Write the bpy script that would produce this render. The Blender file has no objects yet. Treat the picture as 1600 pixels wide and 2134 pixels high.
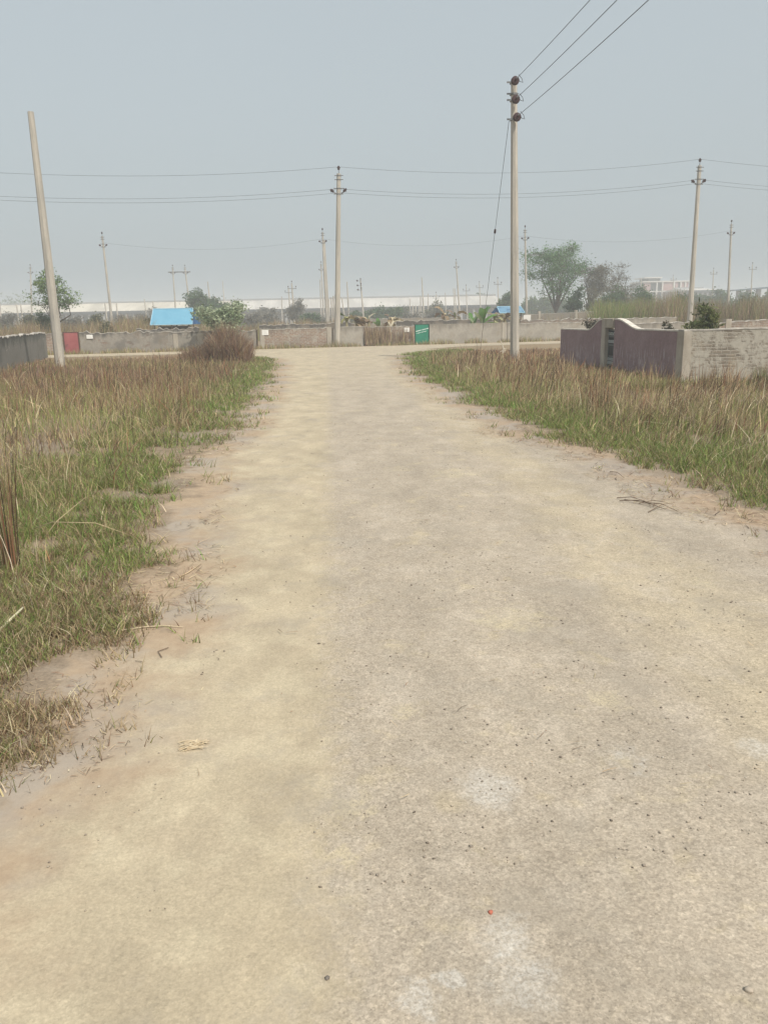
import bpy, math, random
import numpy as np
from mathutils import Matrix, Vector
S = bpy.context.scene
rad = math.radians
rs = np.random.RandomState(7)
random.seed(7)

# ------------------------------------------------------------------ camera
EYE = 1.6
FOC = 1640.0                      # focal length in photo pixels (photo 1600 x 2134)
def nrm(v):
    v = np.array(v, float); return v / np.linalg.norm(v)
_Yc = nrm((685 - 800, 662 - 1067, FOC)); _d = nrm((150, 6933, FOC)); _d = nrm(_d - _d.dot(_Yc) * _Yc)
_Zc = -_d; _Xc = np.cross(_Yc, _Zc)
CM = np.array([_Xc, _Yc, _Zc])    # camera (right, down, forward) -> world
cam_d = bpy.data.cameras.new('camera'); cam = bpy.data.objects.new('camera', cam_d)
S.collection.objects.link(cam); S.camera = cam
cam_d.sensor_fit = 'VERTICAL'; cam_d.sensor_height = 36; cam_d.lens = FOC / 2134 * 36
cam_d.clip_start = 0.05; cam_d.clip_end = 6000
_r, _u, _b = CM[:, 0], -CM[:, 1], -CM[:, 2]
cam.matrix_world = Matrix(((_r[0], _u[0], _b[0], 0), (_r[1], _u[1], _b[1], 0), (_r[2], _u[2], _b[2], EYE), (0, 0, 0, 1)))

# ------------------------------------------------------------------ world, sun, exposure
SUN_EL = rad(52)
SUN_AZ = math.atan2(0.60, -0.80)          # compass angle of the sun from +Y towards +X
w = bpy.data.worlds.new("World"); S.world = w; w.use_nodes = True
nt = w.node_tree; bg = nt.nodes['Background']
sky = nt.nodes.new('ShaderNodeTexSky'); sky.sky_type = 'NISHITA'; sky.sun_disc = False
sky.sun_elevation = SUN_EL; sky.sun_rotation = SUN_AZ
sky.air_density = 1.6; sky.dust_density = 6.0; sky.ozone_density = 1.0; sky.altitude = 0
hs = nt.nodes.new('ShaderNodeHueSaturation'); hs.inputs['Saturation'].default_value = 0.40; hs.inputs['Value'].default_value = 1.0
mx = nt.nodes.new('ShaderNodeMix'); mx.data_type = 'RGBA'; mx.inputs[0].default_value = 0.62
mx.inputs[7].default_value = (4.9, 5.65, 6.05, 1)      # even grey-blue overcast haze
nt.links.new(sky.outputs[0], hs.inputs['Color']); nt.links.new(hs.outputs[0], mx.inputs[6])
nt.links.new(mx.outputs[2], bg.inputs['Color']); bg.inputs['Strength'].default_value = 0.10
sd = bpy.data.lights.new('sun', 'SUN'); sd.energy = 3.0; sd.angle = rad(1.5); sd.color = (1.0, 0.93, 0.82)
sun = bpy.data.objects.new('sun', sd); S.collection.objects.link(sun)
sdir = Vector((math.sin(SUN_AZ) * math.cos(SUN_EL), math.cos(SUN_AZ) * math.cos(SUN_EL), math.sin(SUN_EL)))
sun.rotation_euler = sdir.to_track_quat('Z', 'Y').to_euler(); sun.location = (20, -30, 60)
S.view_settings.view_transform = 'Standard'; S.view_settings.look = 'None'
S.view_settings.exposure = 0.25; S.view_settings.gamma = 1
S.render.engine = 'CYCLES'; S.cycles.volume_bounces = 2; S.cycles.max_bounces = 8
S.cycles.use_denoising = True

# ------------------------------------------------------------------ measuring helpers (photo pixel -> place)
def ray(px, py): return CM @ np.array([px - 800, py - 1067, FOC], float)
def G(px, py, z=0.0):
    r = ray(px, py); t = (z - EYE) / r[2]; return np.array([0, 0, EYE]) + t * r
def P(px, py, Y):
    r = ray(px, py); t = Y / r[1]; return np.array([0, 0, EYE]) + t * r
def hit(px, py, A, B):
    """point of the ray in the vertical plane through ground points A and B"""
    r = ray(px, py); d = (B[0] - A[0], B[1] - A[1]); n = (-d[1], d[0])
    t = (n[0] * A[0] + n[1] * A[1]) / (n[0] * r[0] + n[1] * r[1])
    return np.array([0, 0, EYE]) + t * r

# ------------------------------------------------------------------ object helpers
def tag(o, label=None, cat=None, group=None, kind=None):
    if label: o['label'] = label
    if cat: o['category'] = cat
    if group: o['group'] = group
    if kind: o['kind'] = kind
    return o
def thing(name, label, cat, loc=(0, 0, 0), rz=0, group=None):
    o = bpy.data.objects.new(name, None); S.collection.objects.link(o)
    o.location = loc; o.rotation_euler = (0, 0, rz); o.empty_display_size = 0.2; o['kind'] = 'thing'
    return tag(o, label, cat, group)
def link(me, name, m, parent=None):
    o = bpy.data.objects.new(name, me); S.collection.objects.link(o)
    if m: me.materials.append(m)
    if parent: o.parent = parent
    return o
def np_mesh(name, V, F, m, parent=None, col=None, smooth=False):
    V = np.asarray(V, np.float32).reshape(-1, 3); F = np.asarray(F, np.int32); k = F.shape[1]
    me = bpy.data.meshes.new(name)
    me.vertices.add(len(V)); me.vertices.foreach_set('co', V.ravel())
    me.loops.add(F.size); me.loops.foreach_set('vertex_index', F.ravel())
    me.polygons.add(len(F)); me.polygons.foreach_set('loop_start', np.arange(0, F.size, k, dtype=np.int32))
    me.polygons.foreach_set('loop_total', np.full(len(F), k, np.int32))
    if smooth: me.polygons.foreach_set('use_smooth', np.ones(len(F), bool))
    me.update(calc_edges=True)
    if col is not None:
        a = me.color_attributes.new('Col', 'FLOAT_COLOR', 'POINT')
        c = np.ones((len(V), 4), np.float32); c[:, :3] = np.asarray(col).reshape(-1, 3)
        a.data.foreach_set('color', c.ravel())
    return link(me, name, m, parent)
class MB:
    def __init__(s): s.v = []; s.f = []
    def box(s, x0, x1, y0, y1, z0, z1):
        b = len(s.v); s.v += [(x0, y0, z0), (x1, y0, z0), (x1, y1, z0), (x0, y1, z0), (x0, y0, z1), (x1, y0, z1), (x1, y1, z1), (x0, y1, z1)]
        s.f += [tuple(b + i for i in q) for q in ((0, 3, 2, 1), (4, 5, 6, 7), (0, 1, 5, 4), (1, 2, 6, 5), (2, 3, 7, 6), (3, 0, 4, 7))]; return s
    def tube(s, pts, r, n=6, cap=True, rot=0.0):
        pts = [Vector(p) for p in pts]; rr = r if hasattr(r, '__len__') else [r] * len(pts)
        b = len(s.v); up = None
        for i, p in enumerate(pts):
            d = (pts[min(i + 1, len(pts) - 1)] - pts[max(i - 1, 0)]).normalized()
            if up is None:
                up = Vector((0, 1, 0)) if abs(d.z) > .9 else Vector((0, 0, 1))
            a = d.cross(up).normalized(); c = a.cross(d).normalized(); up = c if abs(d.dot(c)) < .5 else up
            for k in range(n):
                t = 2 * math.pi * (k + .5) / n + rot; s.v.append(tuple(p + (a * math.cos(t) + c * math.sin(t)) * rr[i]))
        for i in range(len(pts) - 1):
            for k in range(n):
                s.f.append((b + i * n + k, b + i * n + (k + 1) % n, b + (i + 1) * n + (k + 1) % n, b + (i + 1) * n + k))
        if cap:
            s.f.append(tuple(b + k for k in range(n))[::-1]); s.f.append(tuple(b + (len(pts) - 1) * n + k for k in range(n)))
        return s
    def lathe(s, prof, origin, axis, n=12):
        """prof: (along, radius) pairs along axis"""
        ax = Vector(axis).normalized(); o = Vector(origin)
        return s.tube([o + ax * a for a, r in prof], [max(r, .001) for a, r in prof], n)
    def prism(s, poly, y0, y1):
        """poly of (x,z), extruded in y"""
        b = len(s.v); n = len(poly)
        s.v += [(x, y0, z) for x, z in poly] + [(x, y1, z) for x, z in poly]
        s.f.append(tuple(range(b, b + n))); s.f.append(tuple(range(b + 2 * n - 1, b + n - 1, -1)))
        for k in range(n): s.f.append((b + k, b + n + k, b + n + (k + 1) % n, b + (k + 1) % n))
        return s
    def quad(s, *p):
        b = len(s.v); s.v += [tuple(q) for q in p]; s.f.append(tuple(range(b, b + len(p)))); return s
    def build(s, name, m, parent=None, smooth=False, bevel=0):
        me = bpy.data.meshes.new(name); me.from_pydata(s.v, [], s.f); me.update()
        if smooth: me.polygons.foreach_set('use_smooth', [True] * len(me.polygons))
        o = link(me, name, m, parent)
        if bevel:
            b = o.modifiers.new('b', 'BEVEL'); b.width = bevel; b.segments = 2; b.limit_method = 'ANGLE'
        return o

# smooth value noise in numpy
def vnoise(x, y, s, seed=0):
    g = np.random.RandomState(seed).rand(64, 64); x = np.asarray(x) / s + 31.7; y = np.asarray(y) / s + 17.3
    xi = np.floor(x).astype(int); yi = np.floor(y).astype(int); fx = x - xi; fy = y - yi
    fx = fx * fx * (3 - 2 * fx); fy = fy * fy * (3 - 2 * fy)
    a = g[xi % 64, yi % 64]; b = g[(xi + 1) % 64, yi % 64]; c = g[xi % 64, (yi + 1) % 64]; d = g[(xi + 1) % 64, (yi + 1) % 64]
    return (a * (1 - fx) + b * fx) * (1 - fy) + (c * (1 - fx) + d * fx) * fy

# ------------------------------------------------------------------ material helpers
class N:
    def __init__(s, name):
        s.m = bpy.data.materials.new(name); s.m.use_nodes = True; s.t = s.m.node_tree; s.p = s.t.nodes['Principled BSDF']
        s.p.inputs['Roughness'].default_value = .9; s.p.inputs['Specular IOR Level'].default_value = .2
        s.co = s.t.nodes.new('ShaderNodeTexCoord')
    def node(s, typ, **k):
        n = s.t.nodes.new('ShaderNode' + typ)
        for a, b in k.items(): setattr(n, a, b)
        return n
    def plug(s, a, b):
        if isinstance(a, (int, float)): b.default_value = a
        elif isinstance(a, (tuple, list)): b.default_value = tuple(a) + ((1,) if len(a) == 3 and b.type == 'RGBA' else ())
        else: s.t.links.new(a, b)
    def coord(s, scale=(1, 1, 1), rot=(0, 0, 0), which='Object'):
        n = s.node('Mapping'); s.plug(s.co.outputs[which], n.inputs[0]); n.inputs['Scale'].default_value = scale; n.inputs['Rotation'].default_value = rot
        return n.outputs[0]
    def noise(s, scale, detail=4, rough=.55, vec=None, dist=0):
        n = s.node('TexNoise'); n.inputs['Scale'].default_value = scale; n.inputs['Detail'].default_value = detail; n.inputs['Roughness'].default_value = rough
        n.inputs['Distortion'].default_value = dist
        s.plug(vec if vec is not None else s.co.outputs['Object'], n.inputs['Vector']); return n.outputs['Fac']
    def voro(s, scale, vec=None, out='Distance'):
        n = s.node('TexVoronoi'); n.inputs['Scale'].default_value = scale; s.plug(vec if vec is not None else s.co.outputs['Object'], n.inputs['Vector']); return n.outputs[out]
    def ramp(s, fac, stops):
        n = s.node('ValToRGB'); e = n.color_ramp.elements
        while len(e) < len(stops): e.new(.5)
        for i, (p, c) in enumerate(stops):
            e[i].position = p; e[i].color = tuple(c) + (1,) if hasattr(c, '__len__') else (c, c, c, 1)
        s.plug(fac, n.inputs[0]); return n.outputs[0]
    def math(s, op, a, b=0.0, c=None):
        n = s.node('Math', operation=op); s.plug(a, n.inputs[0]); s.plug(b, n.inputs[1])
        if c is not None: s.plug(c, n.inputs[2])
        return n.outputs[0]
    def mix(s, fac, a, b, mode='MIX'):
        n = s.node('Mix'); n.data_type = 'RGBA'; n.blend_type = mode; s.plug(fac, n.inputs[0]); s.plug(a, n.inputs[6]); s.plug(b, n.inputs[7]); return n.outputs[2]
    def sep(s, vec=None):
        n = s.node('SeparateXYZ'); s.plug(vec if vec is not None else s.co.outputs['Object'], n.inputs[0]); return n.outputs
    def smooth(s, v, a, b):
        n = s.node('MapRange'); n.interpolation_type = 'SMOOTHSTEP'; s.plug(v, n.inputs[0]); s.plug(a, n.inputs[1]); s.plug(b, n.inputs[2]); return n.outputs[0]
    def base(s, c): s.plug(c, s.p.inputs['Base Color']); return s
    def bump(s, h, strength=.4, dist=.02):
        n = s.node('Bump'); n.inputs['Strength'].default_value = strength; n.inputs['Distance'].default_value = dist
        s.plug(h, n.inputs['Height']); s.plug(n.outputs[0], s.p.inputs['Normal']); return s
    def rough(s, r): s.p.inputs['Roughness'].default_value = r; return s
def noisy(name, stops, scale, detail=5, bump=.3, bdist=.01, rough=.9, stretch=(1, 1, 1), fine=60):
    n = N(name); f = n.noise(scale, detail, .6, n.coord(stretch)); c = n.ramp(f, stops)
    g = n.noise(fine, 3, .6); c = n.mix(.35, c, n.ramp(g, [(.3, .35), (.7, .65)]), 'OVERLAY')
    n.base(c).rough(rough)
    if bump: n.bump(n.math('ADD', n.math('MULTIPLY', g, .3), f), bump, bdist)
    return n.m
def leafy(name, trans=.35, rough=.6):
    n = N(name); a = n.node('Attribute', attribute_name='Col'); n.base(a.outputs['Color']).rough(rough)
    tr = n.node('BsdfTranslucent'); n.plug(a.outputs['Color'], tr.inputs[0]); ms = n.node('MixShader'); ms.inputs[0].default_value = trans
    out = n.t.nodes['Material Output']; n.plug(n.p.outputs[0], ms.inputs[1]); n.plug(tr.outputs[0], ms.inputs[2]); n.plug(ms.outputs[0], out.inputs[0])
    return n.m
def flat(name, c, rough=.6, metal=0): n = N(name); n.base(c).rough(rough); n.p.inputs['Metallic'].default_value = metal; return n.m

M = {}
M['grass'] = leafy('grass_blade', .35); M['straw'] = leafy('straw', .2, .8); M['leaf'] = leafy('leaf', .3, .5)
M['bark'] = noisy('bark', [(.3, (.07, .055, .045)), (.7, (.17, .14, .115))], 6, stretch=(3, 3, .6))
M['twig'] = noisy('twig', [(.3, (.10, .07, .05)), (.7, (.22, .16, .11))], 9)
M['concrete'] = noisy('pole_concrete', [(.25, (.28, .265, .24)), (.5, (.42, .39, .34)), (.62, (.48, .44, .38)), (.8, (.55, .50, .42))], 1.6, stretch=(3, 3, .45), bump=.15, fine=45)
M['steel'] = flat('galvanised_steel', (.20, .20, .20), .5, .6)
M['dark_steel'] = flat('dark_steel', (.05, .05, .055), .5, .5)
M['wire'] = flat('wire_metal', (.05, .052, .055), .6, .2)
M['brownporc'] = flat('brown_porcelain', (.055, .026, .028), .25)

# ------------------------------------------------------------------ ground and roads
LEFT = [(-2.0, -6), (-1.7, 0), (-1.22, 3.1), (-1.17, 3.5), (-1.17, 4.35), (-1.27, 5.75), (-1.56, 7.9), (-1.60, 10.3), (-1.48, 12.7), (-1.58, 20.3), (-1.9, 29), (-2.4, 33.6), (-4.2, 36.6), (-6.5, 39.2)]
RIGHT = [(3.5, -6), (3.5, 0), (3.45, 5.8), (3.26, 6.5), (3.3, 8.2), (3.15, 9.2), (2.75, 10.5), (2.55, 13.8), (2.4, 20.6), (2.65, 28.5), (3.0, 34), (4.8, 37.4), (7, 40.5)]
def edgeL(y): return np.interp(y, [p[1] for p in LEFT], [p[0] for p in LEFT])
def edgeR(y): return np.interp(y, [p[1] for p in RIGHT], [p[0] for p in RIGHT])
def wob(y, seed): return (vnoise(y, y * 0, 1.7, seed + 2) - .5) * .45 * np.clip((np.asarray(y) - 5) / 4, 0, 1) + (vnoise(y, y * 0, .55, seed) - .5) * .34 + (vnoise(y, y * 0, .16, seed + 1) - .5) * .16
WA, WB = (-14.0, 43.55), (14.0, 47.05)          # line of the front boundary walls across the side road
def side_off(x): return 4.3 + 3.0 * np.exp(-((np.asarray(x) - .5) / 5.5) ** 4)
def wallY(x): return 45.3 + .125 * np.asarray(x)

def soil_nodes(n):
    big = n.noise(.35, 4, .6); mid = n.noise(3.0, 6, .65); fine = n.noise(55, 4, .7)
    c = n.ramp(mid, [(.28, (.17, .125, .085)), (.5, (.26, .20, .14)), (.72, (.35, .275, .195))])
    c = n.mix(n.smooth(big, .45, .65), c, (.27, .225, .175))
    c = n.mix(.6, c, n.ramp(fine, [(.25, .25), (.75, .75)]), 'OVERLAY')
    return c, fine, mid
n = N('ground_soil'); c, fine, mid = soil_nodes(n)
far = n.sep()[1]
c = n.mix(n.math('MULTIPLY', n.smooth(far, 9, 25), .65), c, (.25, .185, .105))
n.base(c).bump(n.math('ADD', n.math('MULTIPLY', fine, .5), mid), .6, .03); M['ground'] = n.m
np_mesh('ground', [(-640, -60, 0), (640, -60, 0), (640, 640, 0), (-640, 640, 0)], [(0, 1, 2, 3)], M['ground'])['kind'] = 'structure'

# road: dusty laterite and gravel; the attribute 'edge' is the distance in metres to its ragged border
n = N('road_dust'); soil, sfine, smid = soil_nodes(n)
X, Y, Z = n.sep()
ed = n.node('Attribute', attribute_name='edge').outputs['Fac']
n1 = n.noise(.9, 5, .6); n2 = n.noise(3.2, 6, .62, dist=.4); n3 = n.noise(16, 5, .65); n4 = n.noise(95, 3, .7)
yel = n.ramp(n2, [(.25, (.40, .332, .232)), (.5, (.45, .378, .262)), (.75, (.495, .42, .29))])
gry = n.ramp(n3, [(.25, (.345, .292, .23)), (.5, (.38, .325, .26)), (.75, (.415, .36, .29))])
seam = n.math('ADD', X, n.math('MULTIPLY', n.math('SUBTRACT', n3, .5), .40))
seam = n.math('ADD', seam, n.math('MULTIPLY', n.math('SUBTRACT', n2, .5), .34))
toright = n.smooth(seam, -.17, .08)
strip2 = n.smooth(n.math('ADD', X, n.math('MULTIPLY', n.math('SUBTRACT', n1, .5), 1.6)), 1.35, 1.75)   # dusty wheel track on the right
strip3 = n.smooth(n.math('ADD', X, n.math('MULTIPLY', n.math('SUBTRACT', n1, .5), 1.2)), 2.5, 2.1)
ymask = n.math('MAXIMUM', n.math('SUBTRACT', 1.0, toright), n.math('MULTIPLY', n.math('MULTIPLY', strip2, strip3), .75))
n7 = n.noise(6.5, 4, .55, n.coord((1, 1, 1), (0, 0, .3)))
patch = n.math('MAXIMUM', n.math('MAXIMUM', n.math('MULTIPLY', n.smooth(n7, .60, .70), .8), n.smooth(n2, .57, .68)), n.smooth(n.noise(2.1, 4, .55, n.coord((1, .8, 1), (0, 0, .6))), .62, .70))
ymask = n.math('MAXIMUM', ymask, n.math('MULTIPLY', patch, .75))
ymask = n.math('SUBTRACT', ymask, n.math('MULTIPLY', n.smooth(n1, .52, .68), .45))
ymask = n.math('MAXIMUM', ymask, n.math('MULTIPLY', n.smooth(Y, 14, 30), .7))
c = n.mix(n.math('ADD', .10, n.math('MULTIPLY', ymask, .68)), gry, yel)
c = n.mix(n.math('MULTIPLY', n.smooth(n.noise(3.6, 5, .6, n.coord((1, 1, 1), (0, 0, 1.7))), .50, .64), .45), c, n.mix(toright, (.53, .46, .33), (.46, .40, .325)))
c = n.mix(n.math('MULTIPLY', n.smooth(n.noise(1.7, 5, .6, n.coord((1, 1, 1), (0, 0, 1.1))), .6, .72), .5), c, (.36, .32, .265))
# grit: every little grain its own tone
for gs, gk in ((170, .24), (70, .13)):
    gr = n.voro(gs, None, 'Color'); gv = n.sep(gr)[0]
    c = n.mix(n.math('MULTIPLY', gk, n.math('ADD', .45, n.math('MULTIPLY', toright, .55))), c, n.ramp(gv, [(.0, .12), (.35, .45), (.7, .55), (1.0, .88)]), 'OVERLAY')
# coarse aggregate speckle
sp = n.voro(75); spm = n.smooth(sp, .16, .07)
c = n.mix(n.math('MULTIPLY', n.math('MULTIPLY', spm, n.smooth(n2, .42, .62)), n.math('ADD', .35, n.math('MULTIPLY', toright, .45))), c, (.17, .14, .12))
sp2 = n.smooth(n.voro(130), .12, .05); c = n.mix(n.math('MULTIPLY', sp2, .35), c, (.56, .51, .44))
# pale cement spills
for (px, py, rr) in ((1295, 1580, .10), (1330, 1602, .06), (1015, 1645, .10), (1060, 1960, .09), (1085, 2040, .10), (868, 2085, .055), (922, 2040, .03), (1585, 1562, .10)):
    q = G(px, py)
    dx = n.math('MULTIPLY', n.math('SUBTRACT', X, float(q[0])), .85); dy = n.math('MULTIPLY', n.math('SUBTRACT', Y, float(q[1])), .8)
    d = n.math('SQRT', n.math('ADD', n.math('MULTIPLY', dx, dx), n.math('MULTIPLY', dy, dy)))
    d = n.math('ADD', d, n.math('MULTIPLY', n.math('SUBTRACT', n3, .5), .16))
    c = n.mix(n.math('MULTIPLY', n.smooth(n.math('ADD', d, n.math('MULTIPLY', n.math('SUBTRACT', n2, .5), .22)), rr, rr * .1), n.math('ADD', .2, n.math('MULTIPLY', n.smooth(n4, .42, .58), .22))), c, (.56, .55, .52))
for (px, py, rr) in ((945, 988, .30), (1258, 1458, .12), (1462, 1215, .10), (745, 1680, .08), (850, 1480, .09), (720, 1790, .06), (1070, 1290, .25)):
    q = G(px, py)
    dx = n.math('SUBTRACT', X, float(q[0])); dy = n.math('SUBTRACT', Y, float(q[1]))
    d = n.math('SQRT', n.math('ADD', n.math('MULTIPLY', dx, dx), n.math('MULTIPLY', dy, dy)))
    d = n.math('ADD', d, n.math('ADD', n.math('MULTIPLY', n.math('SUBTRACT', n7, .5), rr * 3.2), n.math('MULTIPLY', n.math('SUBTRACT', n3, .5), .22)))
    c = n.mix(n.math('MULTIPLY', n.smooth(d, rr, rr * .1), n.math('MULTIPLY', n.smooth(n4, .3, .6), .6)), c, (.50, .43, .29))
c = n.mix(n.math('ADD', .30, n.math('MULTIPLY', toright, .18)), c, n.ramp(n4, [(.2, .2), (.8, .8)]), 'OVERLAY')
blot = n.noise(1.3, 6, .7, n.coord((1.5, .7, 1))); c = n.mix(.6, c, n.ramp(blot, [(.3, .36), (.7, .62)]), 'OVERLAY'); c = n.mix(n.math('MULTIPLY', n.smooth(n.noise(2.6, 6, .7, n.coord((1, 1, 1), (0, 0, 2.1))), .52, .66), .38), c, (.335, .295, .24))
# border: reddish brown soil, then the verge's soil
e2 = n.math('ADD', ed, n.math('MULTIPLY', n.math('SUBTRACT', n2, .5), .9)); e2 = n.math('ADD', e2, n.math('MULTIPLY', n.math('SUBTRACT', n3, .5), .25))
rim = n.ramp(n3, [(.3, (.33, .235, .16)), (.7, (.41, .305, .21))])
rim = n.mix(n.smooth(n1, .45, .6), rim, (.34, .29, .245))
c = n.mix(n.math('MULTIPLY', n.smooth(e2, .75, .15), .8), c, rim)
c = n.mix(n.smooth(e2, .12, -.12), c, soil)
n.base(c)
n5 = n.noise(240, 2, .6); hgt = n.math('ADD', n.math('MULTIPLY', n4, .30), n.math('ADD', n.math('MULTIPLY', n3, .7), n.math('MULTIPLY', n5, .12)))
n.bump(hgt, .5, .009)
b2 = n.node('Bump'); b2.inputs['Strength'].default_value = .6; b2.inputs['Distance'].default_value = .06
n.plug(n.math('ADD', n.noise(1.1, 3, .5, n.coord((1.6, .6, 1))), n.math('MULTIPLY', n.noise(5, 3, .5), .25)), b2.inputs['Height'])
n.plug(b2.outputs[0], n.p.inputs['Normal'].links[0].from_node.inputs['Normal']); M['road'] = n.m
ys = np.concatenate([np.arange(-5, 12, .12), np.arange(12, 39.5, .3)]); us = np.linspace(0, 1, 34)
V = []; E_ = []
for y in ys:
    l = edgeL(y) + wob(y, 3) - .35; r = edgeR(y) + wob(y, 5) + .35
    for u in us:
        x = l + (r - l) * u; V.append((x, y, .004)); E_.append(min(x - l, r - x) - .35)
nu = len(us)
F = [(i * nu + k, i * nu + k + 1, (i + 1) * nu + k + 1, (i + 1) * nu + k) for i in range(len(ys) - 1) for k in range(nu - 1)]
road = np_mesh('road', V, F, M['road']); road['kind'] = 'structure'
a = road.data.attributes.new('edge', 'FLOAT', 'POINT'); a.data.foreach_set('value', np.array(E_, np.float32))
# side road across the end
V = []; E_ = []; xs = np.arange(-40, 40.1, .4)
for x in xs:
    a0 = wallY(x) - side_off(x) + wob(x, 9); b0 = wallY(x) - .75 + wob(x, 11) * .6
    for u in np.linspace(0, 1, 24):
        y = a0 + (b0 - a0) * u; V.append((x, y, .008)); E_.append(min(y - a0, b0 - y) * 1.0 - .15)
F = [(i * 24 + k, (i + 1) * 24 + k, (i + 1) * 24 + k + 1, i * 24 + k + 1) for i in range(len(xs) - 1) for k in range(23)]
sr = np_mesh('side_road', V, F, M['road']); sr['kind'] = 'structure'
a = sr.data.attributes.new('edge', 'FLOAT', 'POINT'); a.data.foreach_set('value', np.array(E_, np.float32) + .6)

# ------------------------------------------------------------------ blades and leaves
PAL = dict(green=(.175, .24, .065), ygreen=(.285, .315, .10), olive=(.225, .21, .095), straw=(.52, .42, .25), tan=(.36, .27, .165),
           brown=(.215, .14, .09), red=(.28, .14, .08), dark=(.06, .042, .03), pale=(.68, .59, .41), fresh=(.22, .35, .09), mauve=(.27, .185, .14))
def pick(names, probs, N_, jit=.34):
    idx = rs.choice(len(names), N_, p=np.array(probs) / sum(probs)); c = np.array([PAL[k] for k in names])[idx]
    return c * (1 + (rs.rand(N_, 1) - .5) * 2 * jit) * (1 + (rs.rand(N_, 3) - .5) * .12)
def blade_geo(base, H, W, ld, lean, face, col, segs=3, curl=1.7, tipw=.12):
    Nn = len(base); t = np.linspace(0, 1, segs + 1)[None, :]
    up = H[:, None] * (t - .35 * (lean[:, None] ** 2) * t ** 2.2); out = H[:, None] * lean[:, None] * t ** curl
    C = np.stack([base[:, 0:1] + np.cos(ld)[:, None] * out, base[:, 1:2] + np.sin(ld)[:, None] * out, base[:, 2:3] + np.maximum(up, .003)], -1)
    wd = W[:, None] * (1 - (1 - tipw) * t ** 1.3) * .5
    wv = np.stack([np.cos(face)[:, None] * wd, np.sin(face)[:, None] * wd, np.zeros_like(wd)], -1)
    V = np.stack([C - wv, C + wv], 2).reshape(-1, 3); m = (segs + 1) * 2
    b = (np.arange(Nn) * m)[:, None, None]; k = (np.arange(segs) * 2)[None, :, None]
    F = (b + k + np.array([0, 1, 3, 2])[None, None, :]).reshape(-1, 4)
    return V, F, np.repeat(col, m, 0)
def join(parts):
    V, F, C = [], [], []; o = 0
    for v, f, c in parts: V.append(v); F.append(f + o); C.append(c); o += len(v)
    return np.concatenate(V), np.concatenate(F), np.concatenate(C)
def leaf_geo(ctr, size, col, aspect=.45, droop=0.0, fold=.25):
    """pointed leaves: 4 quads would be rich, two folded quads are enough"""
    Nn = len(ctr); u = rs.randn(Nn, 3); u[:, 2] = u[:, 2] * .6 - droop; u /= np.linalg.norm(u, axis=1)[:, None]
    q = rs.randn(Nn, 3); v = np.cross(u, q); v /= np.linalg.norm(v, axis=1)[:, None] + 1e-9; w_ = np.cross(u, v)
    s = np.asarray(size).reshape(-1, 1) * np.ones((Nn, 1))
    a0 = ctr - u * s * .5; a1 = ctr + u * s * .5; m = ctr + w_ * s * fold * .3
    l = ctr + v * s * aspect * .5 - w_ * s * fold * .2; r = ctr - v * s * aspect * .5 - w_ * s * fold * .2
    V = np.stack([a0, l, a1, m, r], 1).reshape(-1, 3); b = (np.arange(Nn) * 5)[:, None]
    F = np.stack([b + np.array([0, 1, 2, 3]), b + np.array([0, 3, 2, 4])], 1).reshape(-1, 4)
    return V, F, np.repeat(col, 5, 0)

def sample_y(n_, y0, y1, p=1.0):
    """more samples near the camera: density ~ y^-p"""
    u = rs.rand(n_)
    if abs(p - 1) < 1e-6: return y0 * (y1 / y0) ** u
    k = 1 - p; return (y0 ** k + u * (y1 ** k - y0 ** k)) ** (1 / k)
def spread(side, n_, y0, y1, smax, p=1.0, sp=1.0, s0=-.1):
    y = sample_y(n_, y0, y1, p); s = s0 + (smax - s0) * rs.rand(n_) ** sp
    if side < 0: x = edgeL(y) + wob(y, 3) - s
    else: x = edgeR(y) + wob(y, 5) + s
    return x, y, s
def keep_off(x, y):
    """not on the side road, nor beyond the right-hand plot walls"""
    k = (y < wallY(x) - side_off(x) + .5 + (vnoise(x, y, 1.2, 77) - .5) * .8)
    k &= ~((x > 7.9 - (y - 18) * .067) & (y > 17.8) & (y < 27))
    k &= ~((x > 8.0) & (y > 17.7 + (x - 8) * .12) & (y < 27))
    return k

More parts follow.
